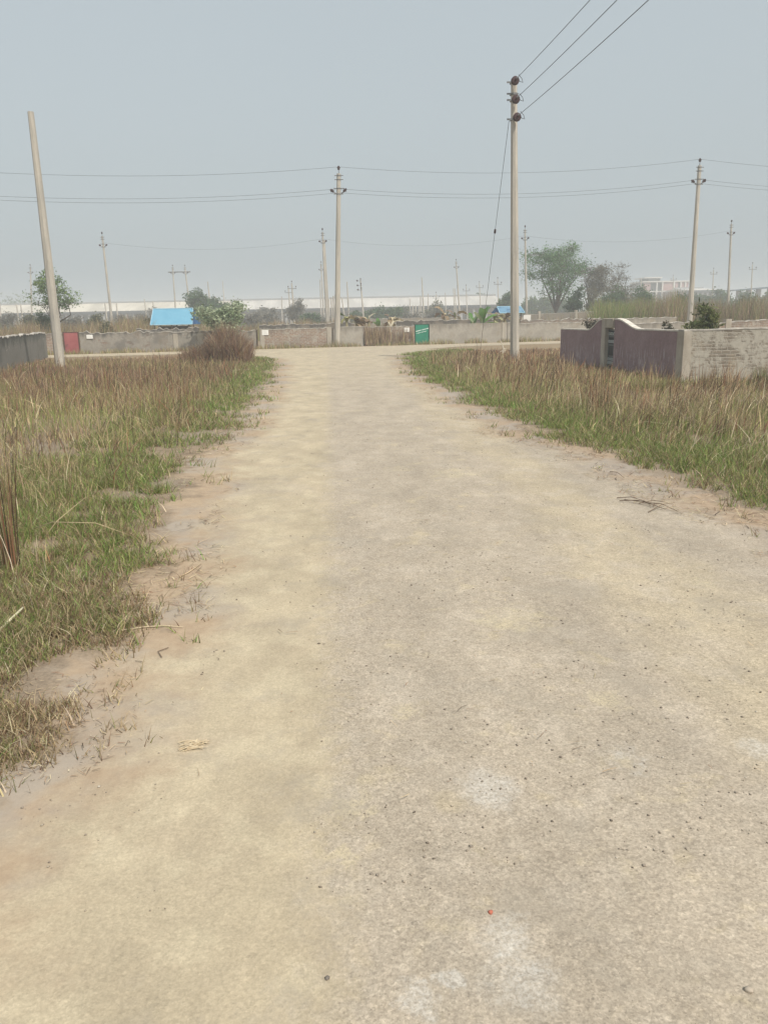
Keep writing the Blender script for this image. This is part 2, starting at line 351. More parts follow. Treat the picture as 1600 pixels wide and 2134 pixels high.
# --- low green verge grass, growing in tufts
def verge(side, ntuft, y0, y1, smax, p, per, name, s0=-.12, pmin=0.0):
    x, y, s = spread(side, ntuft, y0, y1, smax, p, .9, s0)
    pn = vnoise(x, y, .45, 21) * .6 + vnoise(x, y, .15, 22) * .4
    ok = keep_off(x, y) & (pn > np.where(y < 5.2, .22, .36) + .12 * (s < .15)) & (rs.rand(ntuft) < np.clip(.32 + s * 1.6, pmin, 1))
    x, y, s, pn = x[ok], y[ok], s[ok], pn[ok]; k = len(x)
    dist = np.maximum(y, 2.5); dry = np.where(y > 9, .65, np.where(y < 5, 1.35, 1.0)) * np.clip(vnoise(x, y, .8, 31) * .75 + vnoise(x, y, .22, 33) * .45 + np.where(s < .1, .25, 0) + .02, 0, 1)
    X = np.repeat(x, per) + rs.randn(k * per) * np.repeat(.018 + .0016 * dist, per); Yy = np.repeat(y, per) + rs.randn(k * per) * np.repeat(.018 + .0016 * dist, per)
    h = np.repeat(np.interp(y, [3.2, 6], [.62, 1.0]), per) * np.repeat(.045 + .085 * rs.rand(k) * (1 + .4 * np.clip(s, 0, 1)), per) * (.5 + .8 * rs.rand(k * per))
    W = np.repeat(.0035 + .00060 * dist, per) * (.7 + .6 * rs.rand(k * per))
    isdry = rs.rand(k * per) < np.repeat(dry, per) * .75
    col = np.where(isdry[:, None], pick(['straw', 'tan', 'brown', 'pale', 'olive'], [3, 4, 3, 1, 2], k * per), pick(['green', 'ygreen', 'fresh', 'olive'], [3, 4, 2.5, 2], k * per))
    return blade_geo(np.stack([X, Yy, np.zeros_like(X)], 1), h, W, rs.rand(k * per) * 6.28, .25 + .85 * rs.rand(k * per), rs.rand(k * per) * 3.14, col, 2, 1.4)
parts = [verge(-1, 420, 2.6, 22, .1, 1.0, 7, 'd', -.42, .5), verge(-1, 2600, 2.5, 4.6, 1.0, 1.0, 11, 'c'), verge(-1, 7500, 2.6, 9, 1.9, 1.0, 10, 'a'), verge(-1, 5200, 9, 36, 2.0, 1.1, 9, 'b')]
o = np_mesh('verge_grass', *join(parts)[:2], M['grass'], col=join(parts)[2]) if False else None
def stuff_from(parts, name, label, cat, m):
    V, F, C = join(parts); o = np_mesh(name, V, F, m, col=C); return tag(o, label, cat, kind='stuff')
stuff_from(parts, 'verge_grass', 'low patchy green grass creeping over the left edge of the road', 'grass', M['grass'])
parts = [verge(1, 420, 5, 28, .1, 1.0, 7, 'd', -.45, .5), verge(1, 7500, 5.0, 12, 2.4, 1.2, 9, 'a'), verge(1, 6500, 12, 37, 2.2, 1.1, 9, 'b')]
stuff_from(parts, 'verge_grass', 'low patchy green grass creeping over the right edge of the road', 'grass', M['grass'])

# --- tall dry field grass
def tall(side, n_, y0, y1, smax, p, hm, wk, names, probs, thr=.3, s0=.5, seed=41, lean=.45, sp=1.0, dirb=None, alt=None):
    x, y, s = spread(side, n_, y0, y1, smax, p, sp, s0)
    pn = vnoise(x, y, .7, seed) * .5 + vnoise(x, y, .2, seed + 1) * .5
    ok = keep_off(x, y) & (pn > thr) & (rs.rand(n_) < np.clip((s - s0) * 1.2 + .12, 0, 1))
    x, y, s, pn = x[ok], y[ok], s[ok], pn[ok]; k = len(x)
    near_wall = np.where((x > 5.0) & (y > 13), .55, 1.0)
    hh = near_wall * hm * (.30 + .65 * pn + .75 * rs.rand(k) ** 2.5) * np.clip(.55 + (s - s0) * .6, .45, 1.0) * np.interp(y, [25, 33], [1, .5])
    W = (.0024 + wk * y) * (.5 + 1.2 * rs.rand(k) ** 1.5); big = vnoise(x, y, 2.5, seed + 5)
    ld = rs.rand(k) * 6.28
    if dirb is not None: ld = np.where(rs.rand(k) < .6, dirb + rs.randn(k) * .5, ld)
    col = pick(names, probs, k)
    if alt is not None:
        col = np.where(((vnoise(x, y, 1.6, seed + 9) * .7 + vnoise(x, y, .5, seed + 8) * .3 + .18 * rs.rand(k)) > .58)[:, None], pick(alt[0], alt[1], k), col)
    flop = rs.rand(k) < .22; hh = np.where(flop, hh * .9, hh)
    col = col * (1 + (big[:, None] - .5) * .35)
    return blade_geo(np.stack([x, y, np.zeros(k)], 1), hh, W, ld, np.where(flop, .9 + .7 * rs.rand(k), lean * rs.rand(k) ** 1.3 * 1.6), rs.rand(k) * 3.14, col, 3)
near = ['straw', 'tan', 'olive', 'ygreen', 'brown', 'green']; farp = ['mauve', 'brown', 'tan', 'straw', 'red', 'olive']
green_alt = (['green', 'ygreen', 'olive', 'straw', 'tan'], [3, 3, 3, 2, 1.5])
L_ = [tall(-1, 15000, 3.2, 9, 4.0, 1.0, .19, .00042, near, [4, 4, 4, 3, 2, 2.5], .30, .5, lean=.8, alt=green_alt),
      tall(-1, 26000, 7, 20, 11, .9, .32, .00050, near, [3, 4.5, 3.5, 1.3, 4, 1], .30, .55, 51, .6, alt=green_alt),
      tall(-1, 38000, 14, 36, 14, .7, .36, .0006, farp, [6, 4, 2.5, 1.5, 4, .8], .25, .8, 61, alt=(near, [2, 4, 3.5, 1.5, 3, 1])),
      tall(-1, 4500, 4, 30, 10, .8, .60, .00065, ['dark', 'brown', 'red', 'tan'], [3, 3, 1.5, 1], .48, .7, 71, .5),
      tall(-1, 2200, 4, 24, 8, .9, .45, .0007, ['pale', 'straw'], [2, 3], .4, .6, 75, 1.0)]
stuff_from(L_, 'dry_grass', 'tall brown and straw coloured wild grass filling the plot left of the road', 'grass', M['straw'])
R_ = [tall(1, 15000, 5.5, 13, 6.0, 1.0, .22, .00042, near, [4, 5, 3, 2.5, 3, 2], .28, .5, 81, .7, dirb=.4, alt=green_alt),
      tall(1, 28000, 10, 24, 8.5, .9, .32, .00050, near, [3.5, 5, 3, 1.3, 4, .8], .28, .5, 91, .7, dirb=.4, alt=green_alt),
      tall(1, 28000, 18, 36, 12, .7, .34, .0006, farp, [4, 4, 4, 2.5, 3, 1], .22, .8, 101, alt=(near, [3, 4, 3, 2, 2, 1])),
      tall(1, 4500, 7, 30, 8, .8, .60, .00065, ['dark', 'brown', 'red', 'tan'], [3, 3, 1.5, 1], .48, .8, 111, .8, dirb=.4),
      tall(1, 2600, 6, 26, 8, .9, .42, .0007, ['pale', 'straw'], [2, 3], .4, .6, 115, 1.0, dirb=.4)]
stuff_from(R_, 'dry_grass', 'tall straw coloured wild grass between the road and the purple wall', 'grass', M['straw'])

# uneven thickets of stalks inside the dry fields
def sprays(side, n_, y0, y1, smax, p, hm, per, names, probs, dirb, s0=.7, wk=.00055, seed=1):
    x, y, s_ = spread(side, n_, y0, y1, smax, p, .8, s0); ok = keep_off(x, y) & (vnoise(x, y, 1.4, seed) > .42); x, y = x[ok], y[ok]; k = len(x)
    hc = hm * (.5 + .9 * rs.rand(k) ** 2) * np.interp(y, [24, 34], [1, .55]); dc = dirb + rs.randn(k) * .9; tc = .7 + .6 * rs.rand(k); K = k * per
    rp = lambda a: np.repeat(a, per)
    r0 = rp(.03 + .11 * rs.rand(k)) * (1 + rp(y) * .02); X = rp(x) + rs.randn(K) * r0; Y_ = rp(y) + rs.randn(K) * r0
    return blade_geo(np.stack([X, Y_, np.zeros(K)], 1), rp(hc) * (.35 + .7 * rs.rand(K)), (.0022 + wk * rp(y)) * (.5 + rs.rand(K)), rp(dc) + rs.randn(K) * .5, .1 + .75 * rs.rand(K) ** 1.6, rs.rand(K) * 3.14, pick(names, probs, K) * rp(tc)[:, None], 3, 1.5)
stuff_from([sprays(-1, 210, 4.5, 15, 7, .8, .42, 26, ['brown', 'tan', 'dark', 'straw', 'red'], [3, 3, 2, 2, 1], .6, seed=301), sprays(-1, 560, 12, 34, 13, .5, .50, 22, ['mauve', 'brown', 'red', 'tan', 'dark'], [4, 3, 4, 2, 2], .6, seed=303)],
           'dead_weeds', 'scattered sprays of dead brown weeds rising above the left field', 'weeds', M['straw'])
stuff_from([sprays(1, 230, 7.5, 17, 7, .8, .46, 28, ['brown', 'tan', 'dark', 'straw', 'red'], [3, 3, 2.5, 2, 1], .5, seed=305), sprays(1, 480, 14, 34, 9, .5, .45, 22, ['red', 'brown', 'tan', 'straw', 'dark'], [3, 3, 3, 2, 2], .5, seed=307)],
           'dead_weeds', 'scattered sprays of dead brown weeds before the purple and brick walls', 'weeds', M['straw'])

# strip of weeds at the foot of the front walls and beyond the side road
def along_wall(n_, x0, x1, off0, off1, hm, names, probs, wk=.022, thr=.4, seed=131):
    x = x0 + (x1 - x0) * rs.rand(n_); y = wallY(x) + off0 + (off1 - off0) * rs.rand(n_)
    pn = vnoise(x, y, .9, seed); ok = pn > thr; x, y, pn = x[ok], y[ok], pn[ok]; k = len(x)
    return blade_geo(np.stack([x, y, np.zeros(k)], 1), hm * (.3 + .9 * rs.rand(k)) * (.4 + pn), np.full(k, wk) * (.6 + .8 * rs.rand(k)), rs.rand(k) * 6.28, .5 * rs.rand(k), rs.rand(k) * 3.14, pick(names, probs, k), 2)
stuff_from([along_wall(9000, -16, 30, -.95, -.2, .30, ['olive', 'tan', 'ygreen', 'brown', 'straw'], [3, 3, 2, 2, 2], thr=.25)], 'wall_foot_weeds', 'thin olive weeds along the foot of the far boundary walls', 'weeds', M['straw'])
def reeds(pxs, Ys, n_, hm, names, probs, seed, wk=.0008):
    px = pxs[0] + (pxs[1] - pxs[0]) * rs.rand(n_); y = Ys[0] + (Ys[1] - Ys[0]) * rs.rand(n_)
    x = (px - 685) / 1690. * y; pn = vnoise(px / 10, y / 4, 3, seed) * .6 + vnoise(px / 10, y / 4, .8, seed + 1) * .4; k = n_
    return blade_geo(np.stack([x, y, np.zeros(k)], 1), hm * (.25 + .65 * pn + .38 * rs.rand(k) ** 2), wk * y * (.4 + .8 * rs.rand(k)), rs.rand(k) * 6.28, .45 * rs.rand(k), rs.rand(k) * 3.14, pick(names, probs, k) * (1 + (pn[:, None] - .5) * .5), 3)
stuff_from([reeds((1245, 1370), (52, 70), 7000, 2.9, ['green', 'olive', 'ygreen', 'tan'], [4, 3, 2, 1], 5), reeds((1330, 1660), (52, 74), 15000, 2.9, ['tan', 'brown', 'olive', 'green', 'mauve'], [3, 3, 4, 1.5, 2], 7), reeds((1100, 1270), (60, 80), 4000, 1.9, ['olive', 'tan', 'brown'], [3, 3, 2], 9)],
           'reed_bed', 'tall reeds, green turning brown, behind the right-hand plot walls', 'reeds', M['straw'])
stuff_from([reeds((-60, 320), (50, 75), 11000, 1.95, ['tan', 'olive', 'brown', 'straw', 'mauve'], [3, 4, 3, 1, 2], 11), reeds((320, 560), (60, 80), 5000, 1.6, ['olive', 'tan', 'brown'], [3, 3, 2], 13)],
           'reed_bed', 'dull brown and olive reeds behind the far left wall', 'reeds', M['straw'])
stuff_from([reeds((560, 720), (62, 90), 5000, 1.5, ['olive', 'brown', 'tan', 'mauve'], [3, 3, 2, 2], 15), reeds((720, 1110), (70, 100), 7000, 1.35, ['olive', 'brown', 'tan'], [3, 3, 2], 17)],
           'field_scrub', 'low dull scrub in the field between the far walls and the sheds', 'scrub', M['straw'])

# --- debris: straw litter on the edges, gravel on the road
def litter(side, n_, y0, y1, p, lo, hi, L=(.02, .13)):
    y = sample_y(n_, y0, y1, p); s = lo + (hi - lo) * rs.rand(n_)
    x = (edgeL(y) + wob(y, 3) - s) if side < 0 else (edgeR(y) + wob(y, 5) + s)
    ok = vnoise(x, y, .35, 141 + side) > .45; x, y = x[ok], y[ok]; k = len(x)
    a = rs.rand(k) * 6.28; l = L[0] + (L[1] - L[0]) * rs.rand(k) ** 2.2; wv = (.0010 + .00042 * y) * (.6 + rs.rand(k))
    d = np.stack([np.cos(a), np.sin(a), rs.rand(k) * .12], 1); q = np.stack([-np.sin(a), np.cos(a), np.zeros(k)], 1)
    b = np.stack([x, y, .008 + .012 * rs.rand(k)], 1); e = b + d * l[:, None]; mid_ = (b + e) / 2 + q * (l * .05 * rs.randn(k))[:, None]
    V = np.stack([b - q * wv[:, None] / 2, b + q * wv[:, None] / 2, mid_ - q * wv[:, None] / 2, mid_ + q * wv[:, None] / 2, e - q * wv[:, None] / 3, e + q * wv[:, None] / 3], 1).reshape(-1, 3)
    i = (np.arange(k) * 6)[:, None]; F = np.stack([i + np.array([0, 1, 3, 2]), i + np.array([2, 3, 5, 4])], 1).reshape(-1, 4)
    return V, F, np.repeat(pick(['straw', 'tan', 'brown', 'red', 'dark', 'pale'], [3, 3, 3, 2, 1.5, 1], k), 6, 0)
stuff_from([litter(-1, 700, 2.6, 4, 1.0, -.35, .35, (.01, .06)), litter(-1, 4200, 4, 32, 1.1, -.45, .35), litter(1, 6500, 4.8, 34, 1.1, -.7, .3), litter(-1, 220, 2.2, 12, 1, -3.2, -.4, (.01, .07)), litter(1, 200, 2.2, 12, 1, -3.0, -.5, (.01, .07))],
           'straw_litter', 'broken straw and dead grass scattered along the road edges', 'litter', M['straw'])
k = 10000; y = sample_y(k, 1.9, 14, 1.5); x = edgeL(y) + .1 + (edgeR(y) - edgeL(y) - .1) * rs.rand(k); ok = (vnoise(x, y, .45, 151) * .55 + vnoise(x, y, .12, 153) * .35 + .16 * (x > -.1) > .56); x, y = x[ok], y[ok]; k = len(x)
r_ = (.0012 + .0045 * rs.rand(k) ** 4.5) * (1 + y * .05)
oc = np.array([(1, 0, 0), (0, 1, 0), (-1, 0, 0), (0, -1, 0), (0, 0, 1), (0, 0, -.6)])
V = (oc[None] * (.7 + .6 * rs.rand(k, 6, 1)) * r_[:, None, None] * np.array([1.2, 1, .7])); th = rs.rand(k) * 6.28
V = np.stack([V[..., 0] * np.cos(th)[:, None] - V[..., 1] * np.sin(th)[:, None], V[..., 0] * np.sin(th)[:, None] + V[..., 1] * np.cos(th)[:, None], V[..., 2]], -1)
V += np.stack([x, y, .004 + r_ * .35], 1)[:, None, :]
F = np.concatenate([(np.arange(k) * 6)[:, None] + np.array(t) for t in ((0, 1, 4), (1, 2, 4), (2, 3, 4), (3, 0, 4), (1, 0, 5), (2, 1, 5), (3, 2, 5), (0, 3, 5))])
cc = np.array([(.34, .29, .24), (.25, .21, .17), (.19, .16, .13), (.45, .39, .31), (.60, .55, .47)])[rs.choice(5, k, p=[.36, .24, .08, .26, .06])]
tag(np_mesh('gravel', V.reshape(-1, 3), F, M['straw'], col=np.repeat(cc, 6, 0)), 'small loose stones scattered over the dusty road', 'gravel', kind='stuff')

# ------------------------------------------------------------------ single small things on and by the road
def stalk(name, label, cat, pts, r, col, n_=6, group=None):
    o = MB().tube(pts, r, n_).build(name, noisy(name + '_fibre', [(.3, tuple(c * .75 for c in col)), (.7, col)], 30, bump=.1), smooth=True)
    # origin at its base
    b = Vector(pts[0]); o.data.transform(Matrix.Translation(-b)); o.location = b
    return tag(o, label, cat, group)
def gp(px, py, z=.012): q = G(px, py); return (q[0], q[1], z)
stalk('pale_stick', 'pale cut stick lying in the grass at the left edge of the picture', 'stick', [gp(-14, 1338, .02), gp(20, 1314, .05), gp(52, 1291, .07)], [.008, .0085, .006], (.78, .72, .50))
stalk('straw_stalk', 'long bent straw on the dusty road beside the left verge', 'straw', [gp(233, 1320), gp(262, 1317), gp(300, 1311), gp(345, 1308), gp(382, 1311)], [.004, .004, .0035, .003, .002], (.62, .52, .36))
stalk('twig', 'small hooked dark twig on the dusty road', 'twig', [gp(352, 1354), gp(330, 1362), gp(334, 1368), gp(338, 1374)], .0022, (.20, .14, .10))
stalk('straw_stalk', 'short straw leaning on the left road border', 'straw', [gp(375, 1206), gp(395, 1195), gp(420, 1178)], [.004, .004, .002], (.60, .46, .30))
t = thing('straw_bundle', 'little heap of pale straw lying on the dusty left half of the road', 'straw', gp(400, 1558, 0))
mb = MB()
for i in range(26):
    a = gp(372 + rs.rand() * 20, 1550 + rs.rand() * 20, .006 + rs.rand() * .01); b = gp(405 + rs.rand() * 32, 1546 + rs.rand() * 22, .006 + rs.rand() * .012)
    mb.tube([a, ((a[0] + b[0]) / 2, (a[1] + b[1]) / 2 + .006 * rs.randn(), a[2] + .004), b], .0011 + .001 * rs.rand(), 4)
o = mb.build('stalks', noisy('pale_straw', [(.3, (.50, .40, .26)), (.7, (.68, .58, .42))], 40)); o.parent = t; o.matrix_parent_inverse = Matrix.Translation(-Vector(t.location))
t = thing('twig_bundle', 'dark dry twigs lying on the right border of the road', 'twigs', gp(1350, 1050, 0)); mb = MB()
for (a, b) in (((1285, 1040), (1345, 1050)), ((1300, 1044), (1385, 1066)), ((1290, 1046), (1365, 1058)), ((1345, 1050), (1410, 1070)), ((1270, 985), (1300, 1000)), ((1350, 1070), (1405, 1052)), ((1330, 1052), (1390, 1052))):
    A = gp(*a); B = gp(*b, .02); mb = MB(); mb.tube([A, ((A[0] + B[0]) / 2 + .01, (A[1] + B[1]) / 2 + .02, .035), B], [.004, .003, .002], 5); o = mb.build('twig', M['twig']); o.parent = t; o.matrix_parent_inverse = Matrix.Translation(-Vector(t.location))
for (px, py, r0, col, lab, nm) in ((1022, 1905, .007, (.45, .15, .10), 'tiny red brick chip on the grey right half of the road', 'brick_chip'), (1558, 2068, .010, (.42, .36, .29), 'rounded buff pebble near the bottom right of the picture', 'pebble'),
                                   (682, 2042, .0065, (.17, .15, .13), 'dark stone near the seam at the bottom of the road', 'stone'), (54, 1225, .030, (.34, .31, .27), 'grey stone half hidden in the left verge grass', 'stone'), (420, 1157, .009, (.12, .10, .085), 'dark clod on the left edge of the dusty road', 'stone')):
    me = bpy.data.meshes.new(nm); bm = __import__('bmesh').new(); __import__('bmesh').ops.create_icosphere(bm, subdivisions=2, radius=r0)
    for v in bm.verts: v.co *= (.75 + .45 * rs.rand()); v.co.z *= .6
    bm.to_mesh(me); bm.free(); me.polygons.foreach_set('use_smooth', [True] * len(me.polygons))
    o = link(me, nm, flat(nm + '_stone', col, .85)); q = G(px, py); o.location = (q[0], q[1], .004 + r0 * .35); tag(o, lab, 'stone')

# reed clump, left foreground
def clump(name, label, cat, base, Hh, spreadr, n_, names, probs, wd, lean=.25, flare=1.0, group=None, mat='straw'):
    t = thing(name, label, cat, (base[0], base[1], 0), group=group)
    a = rs.rand(n_) * 6.28; rr = spreadr * np.sqrt(rs.rand(n_)) * .5
    b = np.stack([np.cos(a) * rr, np.sin(a) * rr, np.zeros(n_)], 1); h = Hh * (.45 + .55 * rs.rand(n_) ** .8)
    V, F, C = blade_geo(b, h, wd * (.6 + .8 * rs.rand(n_)), a + rs.randn(n_) * .6, lean * rs.rand(n_) * flare, rs.rand(n_) * 3.14, pick(names, probs, n_), 4)
    np_mesh('stalks', V, F, M[mat], t, col=C); return t
q = G(28, 1195); clump('reed_clump', 'tall red-brown dry reed clump standing at the left edge of the picture', 'reeds', q, P(20, 868, q[1])[2], .10, 60, ['red', 'brown', 'tan', 'dark'], [3, 3, 2, 2], .006, .16)
for (px, py, top, lab) in ((1245, 858, 745, 'upright rusty stalks standing in front of the purple wall'), (1665, 840, 755, 'x'), (1460, 812, 752, 'tan stalks rising in front of the brick wall')):
    if lab == 'x': continue
    q = G(px, py); clump('stalk_clump', lab, 'reeds', q, max(.4, P(px, top, q[1])[2]), .5, 46, ['red', 'brown', 'tan', 'straw', 'dark'], [3, 3, 3, 2, 2], .012, .3)
q = G(1590, 800); clump('grass_tussock', 'dark green tussock at the foot of the brick wall by the right edge', 'grass tuft', q, .42, .5, 220, ['green', 'olive', 'dark'], [4, 3, 2], .010, .35, mat='grass')
q = G(1360, 815); clump('grass_tussock', 'yellow-green drooping tussock under the purple wall', 'grass tuft', q, .34, .9, 420, ['ygreen', 'tan', 'olive', 'straw'], [4, 3, 3, 2], .010, 1.0, mat='grass')
for (px, py, top, lab) in ((345, 930, 870, 'black seeded stalks in the left verge grass, nearest the road'), (250, 1010, 905, 'thin dark weed stems in the middle of the left verge'), (500, 832, 770, 'dark upright stems near the far end of the left verge')):
    q = G(px, py); clump('weed_stems', lab, 'weed', q, max(.3, P(px, top, q[1])[2]), .35, 12, ['dark', 'brown', 'olive'], [4, 2, 1], .007, .3)
# arching dead blades
for (pp, lab) in ((((60, 1105), (110, 1088), (200, 1090), (290, 1122)), 'long arching dead blade over the left verge'), (((85, 1130), (120, 1085), (180, 1035)), 'straight dry blade leaning right in the left verge')):
    z = [.02, .22, .26, .03] if len(pp) == 4 else [.02, .18, .3]
    pts = [tuple(G(a, b, zz)) for (a, b), zz in zip(pp, z)]; stalk('straw_stalk', lab, 'straw', pts, [.004] * (len(pts) - 1) + [.0015], (.52, .42, .26), 4)

# ------------------------------------------------------------------ walls
def brick_wall_mat(name, brick, mortar, plaster, cover=.5, stain=.5, dark=(.13, .12, .11), sc=1.0, warm=None):
    n = N(name); X, Y, Z = n.sep()
    wz = n.noise(3.5, 3, .6); cx = n.node('CombineXYZ'); n.plug(n.math('ADD', X, n.math('MULTIPLY', wz, .25)), cx.inputs[0]); n.plug(n.math('ADD', Z, n.math('MULTIPLY', wz, .06)), cx.inputs[1])
    bt = n.node('TexBrick'); n.plug(cx.outputs[0], bt.inputs['Vector']); bt.inputs['Scale'].default_value = 1.0
    bt.inputs['Brick Width'].default_value = .25 * sc; bt.inputs['Row Height'].default_value = .08 * sc; bt.inputs['Mortar Size'].default_value = .018; bt.inputs['Mortar Smooth'].default_value = 1.0
    n.plug(brick, bt.inputs['Color1']); n.plug(tuple(c * .72 for c in brick), bt.inputs['Color2']); n.plug(mortar, bt.inputs['Mortar'])
    a = n.noise(2.2, 6, .7, dist=.5); b = n.noise(9, 5, .65); f = n.noise(45, 3, .6); l = n.noise(.8, 4, .6)
    pl = n.mix(.5, plaster, n.ramp(b, [(.25, tuple(c * .62 for c in plaster)), (.75, tuple(min(1, c * 1.22) for c in plaster))]))
    m = n.smooth(n.math('ADD', a, n.math('MULTIPLY', n.math('SUBTRACT', b, .5), .35)), 1 - cover - .08, 1 - cover + .08)
    c = n.mix(m, bt.outputs['Color'], pl)
    st = n.noise(1.6, 6, .7, n.coord((1.6, 1, .28))); top = n.smooth(n.math('ADD', Z, n.math('MULTIPLY', n.math('SUBTRACT', st, .5), 1.3)), .75, 1.15)
    c = n.mix(n.math('MULTIPLY', top, stain), c, dark)
    c = n.mix(n.math('MULTIPLY', n.smooth(l, .5, .7), stain * .6), c, tuple(d * 1.35 for d in dark))
    ef = n.math('MULTIPLY', n.smooth(n.noise(5, 5, .7, n.coord((.8, 1, 2.5))), .60, .68), n.smooth(Z, .55, .85)); c = n.mix(n.math('MULTIPLY', ef, stain * .8), c, (.50, .48, .43))
    if warm: c = n.mix(n.math('MULTIPLY', n.smooth(n.noise(1.1, 4, .6, n.coord((1, 1, 1), (0, 0, .8))), .5, .65), .6), c, warm)
    c = n.mix(.3, c, n.ramp(f, [(.25, .3), (.75, .7)]), 'OVERLAY')
    n.base(c); hh = n.math('ADD', n.math('MULTIPLY', n.math('MULTIPLY', bt.outputs['Fac'], n.math('SUBTRACT', 1.0, m)), -.7), n.math('ADD', n.math('MULTIPLY', b, .4), n.math('MULTIPLY', m, .3)))
    n.bump(hh, .6, .02); return n.m
M['w_old'] = brick_wall_mat('stained_wall', (.25, .17, .13), (.30, .28, .25), (.29, .265, .23), .62, .85, (.075, .07, .065), warm=(.24, .20, .155))
M['w_brick'] = brick_wall_mat('bare_brick_wall', (.32, .22, .165), (.42, .39, .34), (.37, .335, .285), .45, .55, (.14, .12, .105), warm=(.31, .26, .20))
M['w_plaster'] = brick_wall_mat('plastered_wall', (.38, .34, .29), (.40, .38, .34), (.37, .34, .295), .85, .75, (.19, .17, .145), warm=(.30, .25, .19))
M['w_dark'] = brick_wall_mat('mossy_dark_wall', (.15, .14, .125), (.18, .17, .155), (.20, .19, .17), .85, .8, (.06, .063, .055))
M['w_near'] = brick_wall_mat('weathered_brick_wall', (.235, .20, .16), (.33, .305, .26), (.37, .345, .295), .52, .15, (.20, .18, .15), warm=(.33, .275, .205))
M['coping'] = noisy('coping_mortar', [(.25, (.22, .20, .18)), (.6, (.52, .49, .44)), (.8, (.68, .64, .57))], 4, fine=30)
M['pier'] = noisy('pier_plaster', [(.25, (.27, .235, .19)), (.6, (.42, .38, .32)), (.85, (.52, .48, .42))], 3, stretch=(1, 1, .5))

def wall(name, label, A, B, hA, hB, m, thick=.13, jag=.02, pillars=(), coping=True, group=None, cat='wall', z0=0.0, profile=None, cmat=None, seed=1, cop_t=.03):
    A = np.array(A[:2]); B = np.array(B[:2]); L = np.linalg.norm(B - A); rz = math.atan2(B[1] - A[1], B[0] - A[0])
    t = thing(name, label, cat, (A[0], A[1], 0), rz, group)
    r2 = np.random.RandomState(seed); xs = np.linspace(0, L, max(2, int(L / .18) + 1))
    base_top = (lambda x: hA + (hB - hA) * x / L) if profile is None else profile
    tops = [base_top(x) + jag * (vnoise(x, seed, .6, seed) * 2 - 1) + (jag * .8 * r2.randn() if jag > .015 else 0) for x in xs]
    mb = MB(); th = thick / 2
    n_ = len(xs); b = 0
    for x, z in zip(xs, tops): mb.v += [(x, -th, z0), (x, th, z0), (x, th, z), (x, -th, z)]
    for i in range(n_ - 1):
        a, c = i * 4, (i + 1) * 4
        mb.f += [(a, c, c + 3, a + 3), (a + 1, a + 2, c + 2, c + 1), (a + 3, c + 3, c + 2, a + 2)]
    mb.f += [(0, 3, 2, 1), ((n_ - 1) * 4, (n_ - 1) * 4 + 1, (n_ - 1) * 4 + 2, (n_ - 1) * 4 + 3)]
    mb.build('wall_panel', m, t)
    if coping:
        mc = MB(); ct = cop_t; e = th + .012
        for x, z in zip(xs, tops):
            k = .5 + r2.rand() if jag > .015 else 1.0
            mc.v += [(x, -e, z - ct * .6), (x, e, z - ct * .6), (x, e, z + ct * .4 * k), (x, -e, z + ct * .4 * k)]
        for i in range(n_ - 1):
                a, c = i * 4, (i + 1) * 4
                mc.f += [(a, c, c + 3, a + 3), (a + 1, a + 2, c + 2, c + 1), (a + 3, c + 3, c + 2, a + 2), (a, a + 1, c + 1, c), (a, a + 3, a + 2, a + 1), (c, c + 1, c + 2, c + 3)]
        mc.build('coping', cmat or M['coping'], t)
    for (px_, w_, hp) in pillars:
        MB().box(px_ - w_ / 2, px_ + w_ / 2, -th - .035, th + .035, z0, hp).build('pillar', M['pier'], t, bevel=.006)
    return t
def WH(px, py): return hit(px, py, WA, WB)
def front(name, label, p0, p1, y0, y1, m, **k):
    a = WH(p0, y0); b = WH(p1, y1); return wall(name, label, a, b, a[2], b[2], m, group='boundary walls across the side road', **k)
front('boundary_wall', 'short rough brown wall between the dark wall and the red door', 70, 130, 695, 693, M['w_brick'], jag=.03, seed=3)
front('boundary_wall', 'long black-stained old wall right of the red door', 166, 536, 694, 689, M['w_old'], jag=.05, seed=5, pillars=((4.9, .25, .93), (6.2, .3, .9)))
front('boundary_wall', 'bare brick wall with a white plaque, left of the middle pole', 541, 694, 686, 683, M['w_brick'], jag=.02, seed=7, pillars=((.12, .24, 1.04), (3.85, .3, 1.09)))
front('boundary_wall', 'short pale plastered wall just right of the middle pole', 697, 757, 681.5, 680, M['w_plaster'], jag=.015, seed=9)
front('boundary_wall', 'vine-covered brick wall left of the green door', 757.5, 863, 681, 679, M['w_brick'], jag=.02, seed=11)
front('boundary_wall', 'smooth grey plastered wall right of the green door', 894, 1056, 676, 672, M['w_plaster'], jag=.006, seed=13, coping=False, pillars=((4.45, .22, 1.12),))
front('boundary_wall', 'grey-brown wall behind the near power pole, topped with broken mortar', 1057, 1262, 673, 671, M['w_plaster'], jag=.03, seed=15)
front('boundary_wall', 'far grey wall seen above the purple gate wing', 1263, 1408, 665, 661, M['w_plaster'], jag=.02, seed=17)
def offw(name, label, p0, p1, y0, y1, off, m, **k):
    A = (WA[0], WA[1] + off); B = (WB[0], WB[1] + off); a = hit(p0, y0, A, B); b = hit(p1, y1, A, B)
    return wall(name, label, a, b, a[2], b[2], m, **k)
offw('plot_wall', 'dark mossy wall showing above the brick wall left of the middle pole', 540, 738, 677, 672, 6, M['w_old'], jag=.04, seed=21)
offw('plot_wall', 'dark mossy wall showing above the green door', 826, 1062, 669, 664, 7, M['w_old'], jag=.04, seed=23)
offw('plot_wall', 'crumbling low wall in front of the blue tin roof', 285, 415, 687, 683, 3, M['w_old'], jag=.05, seed=25)
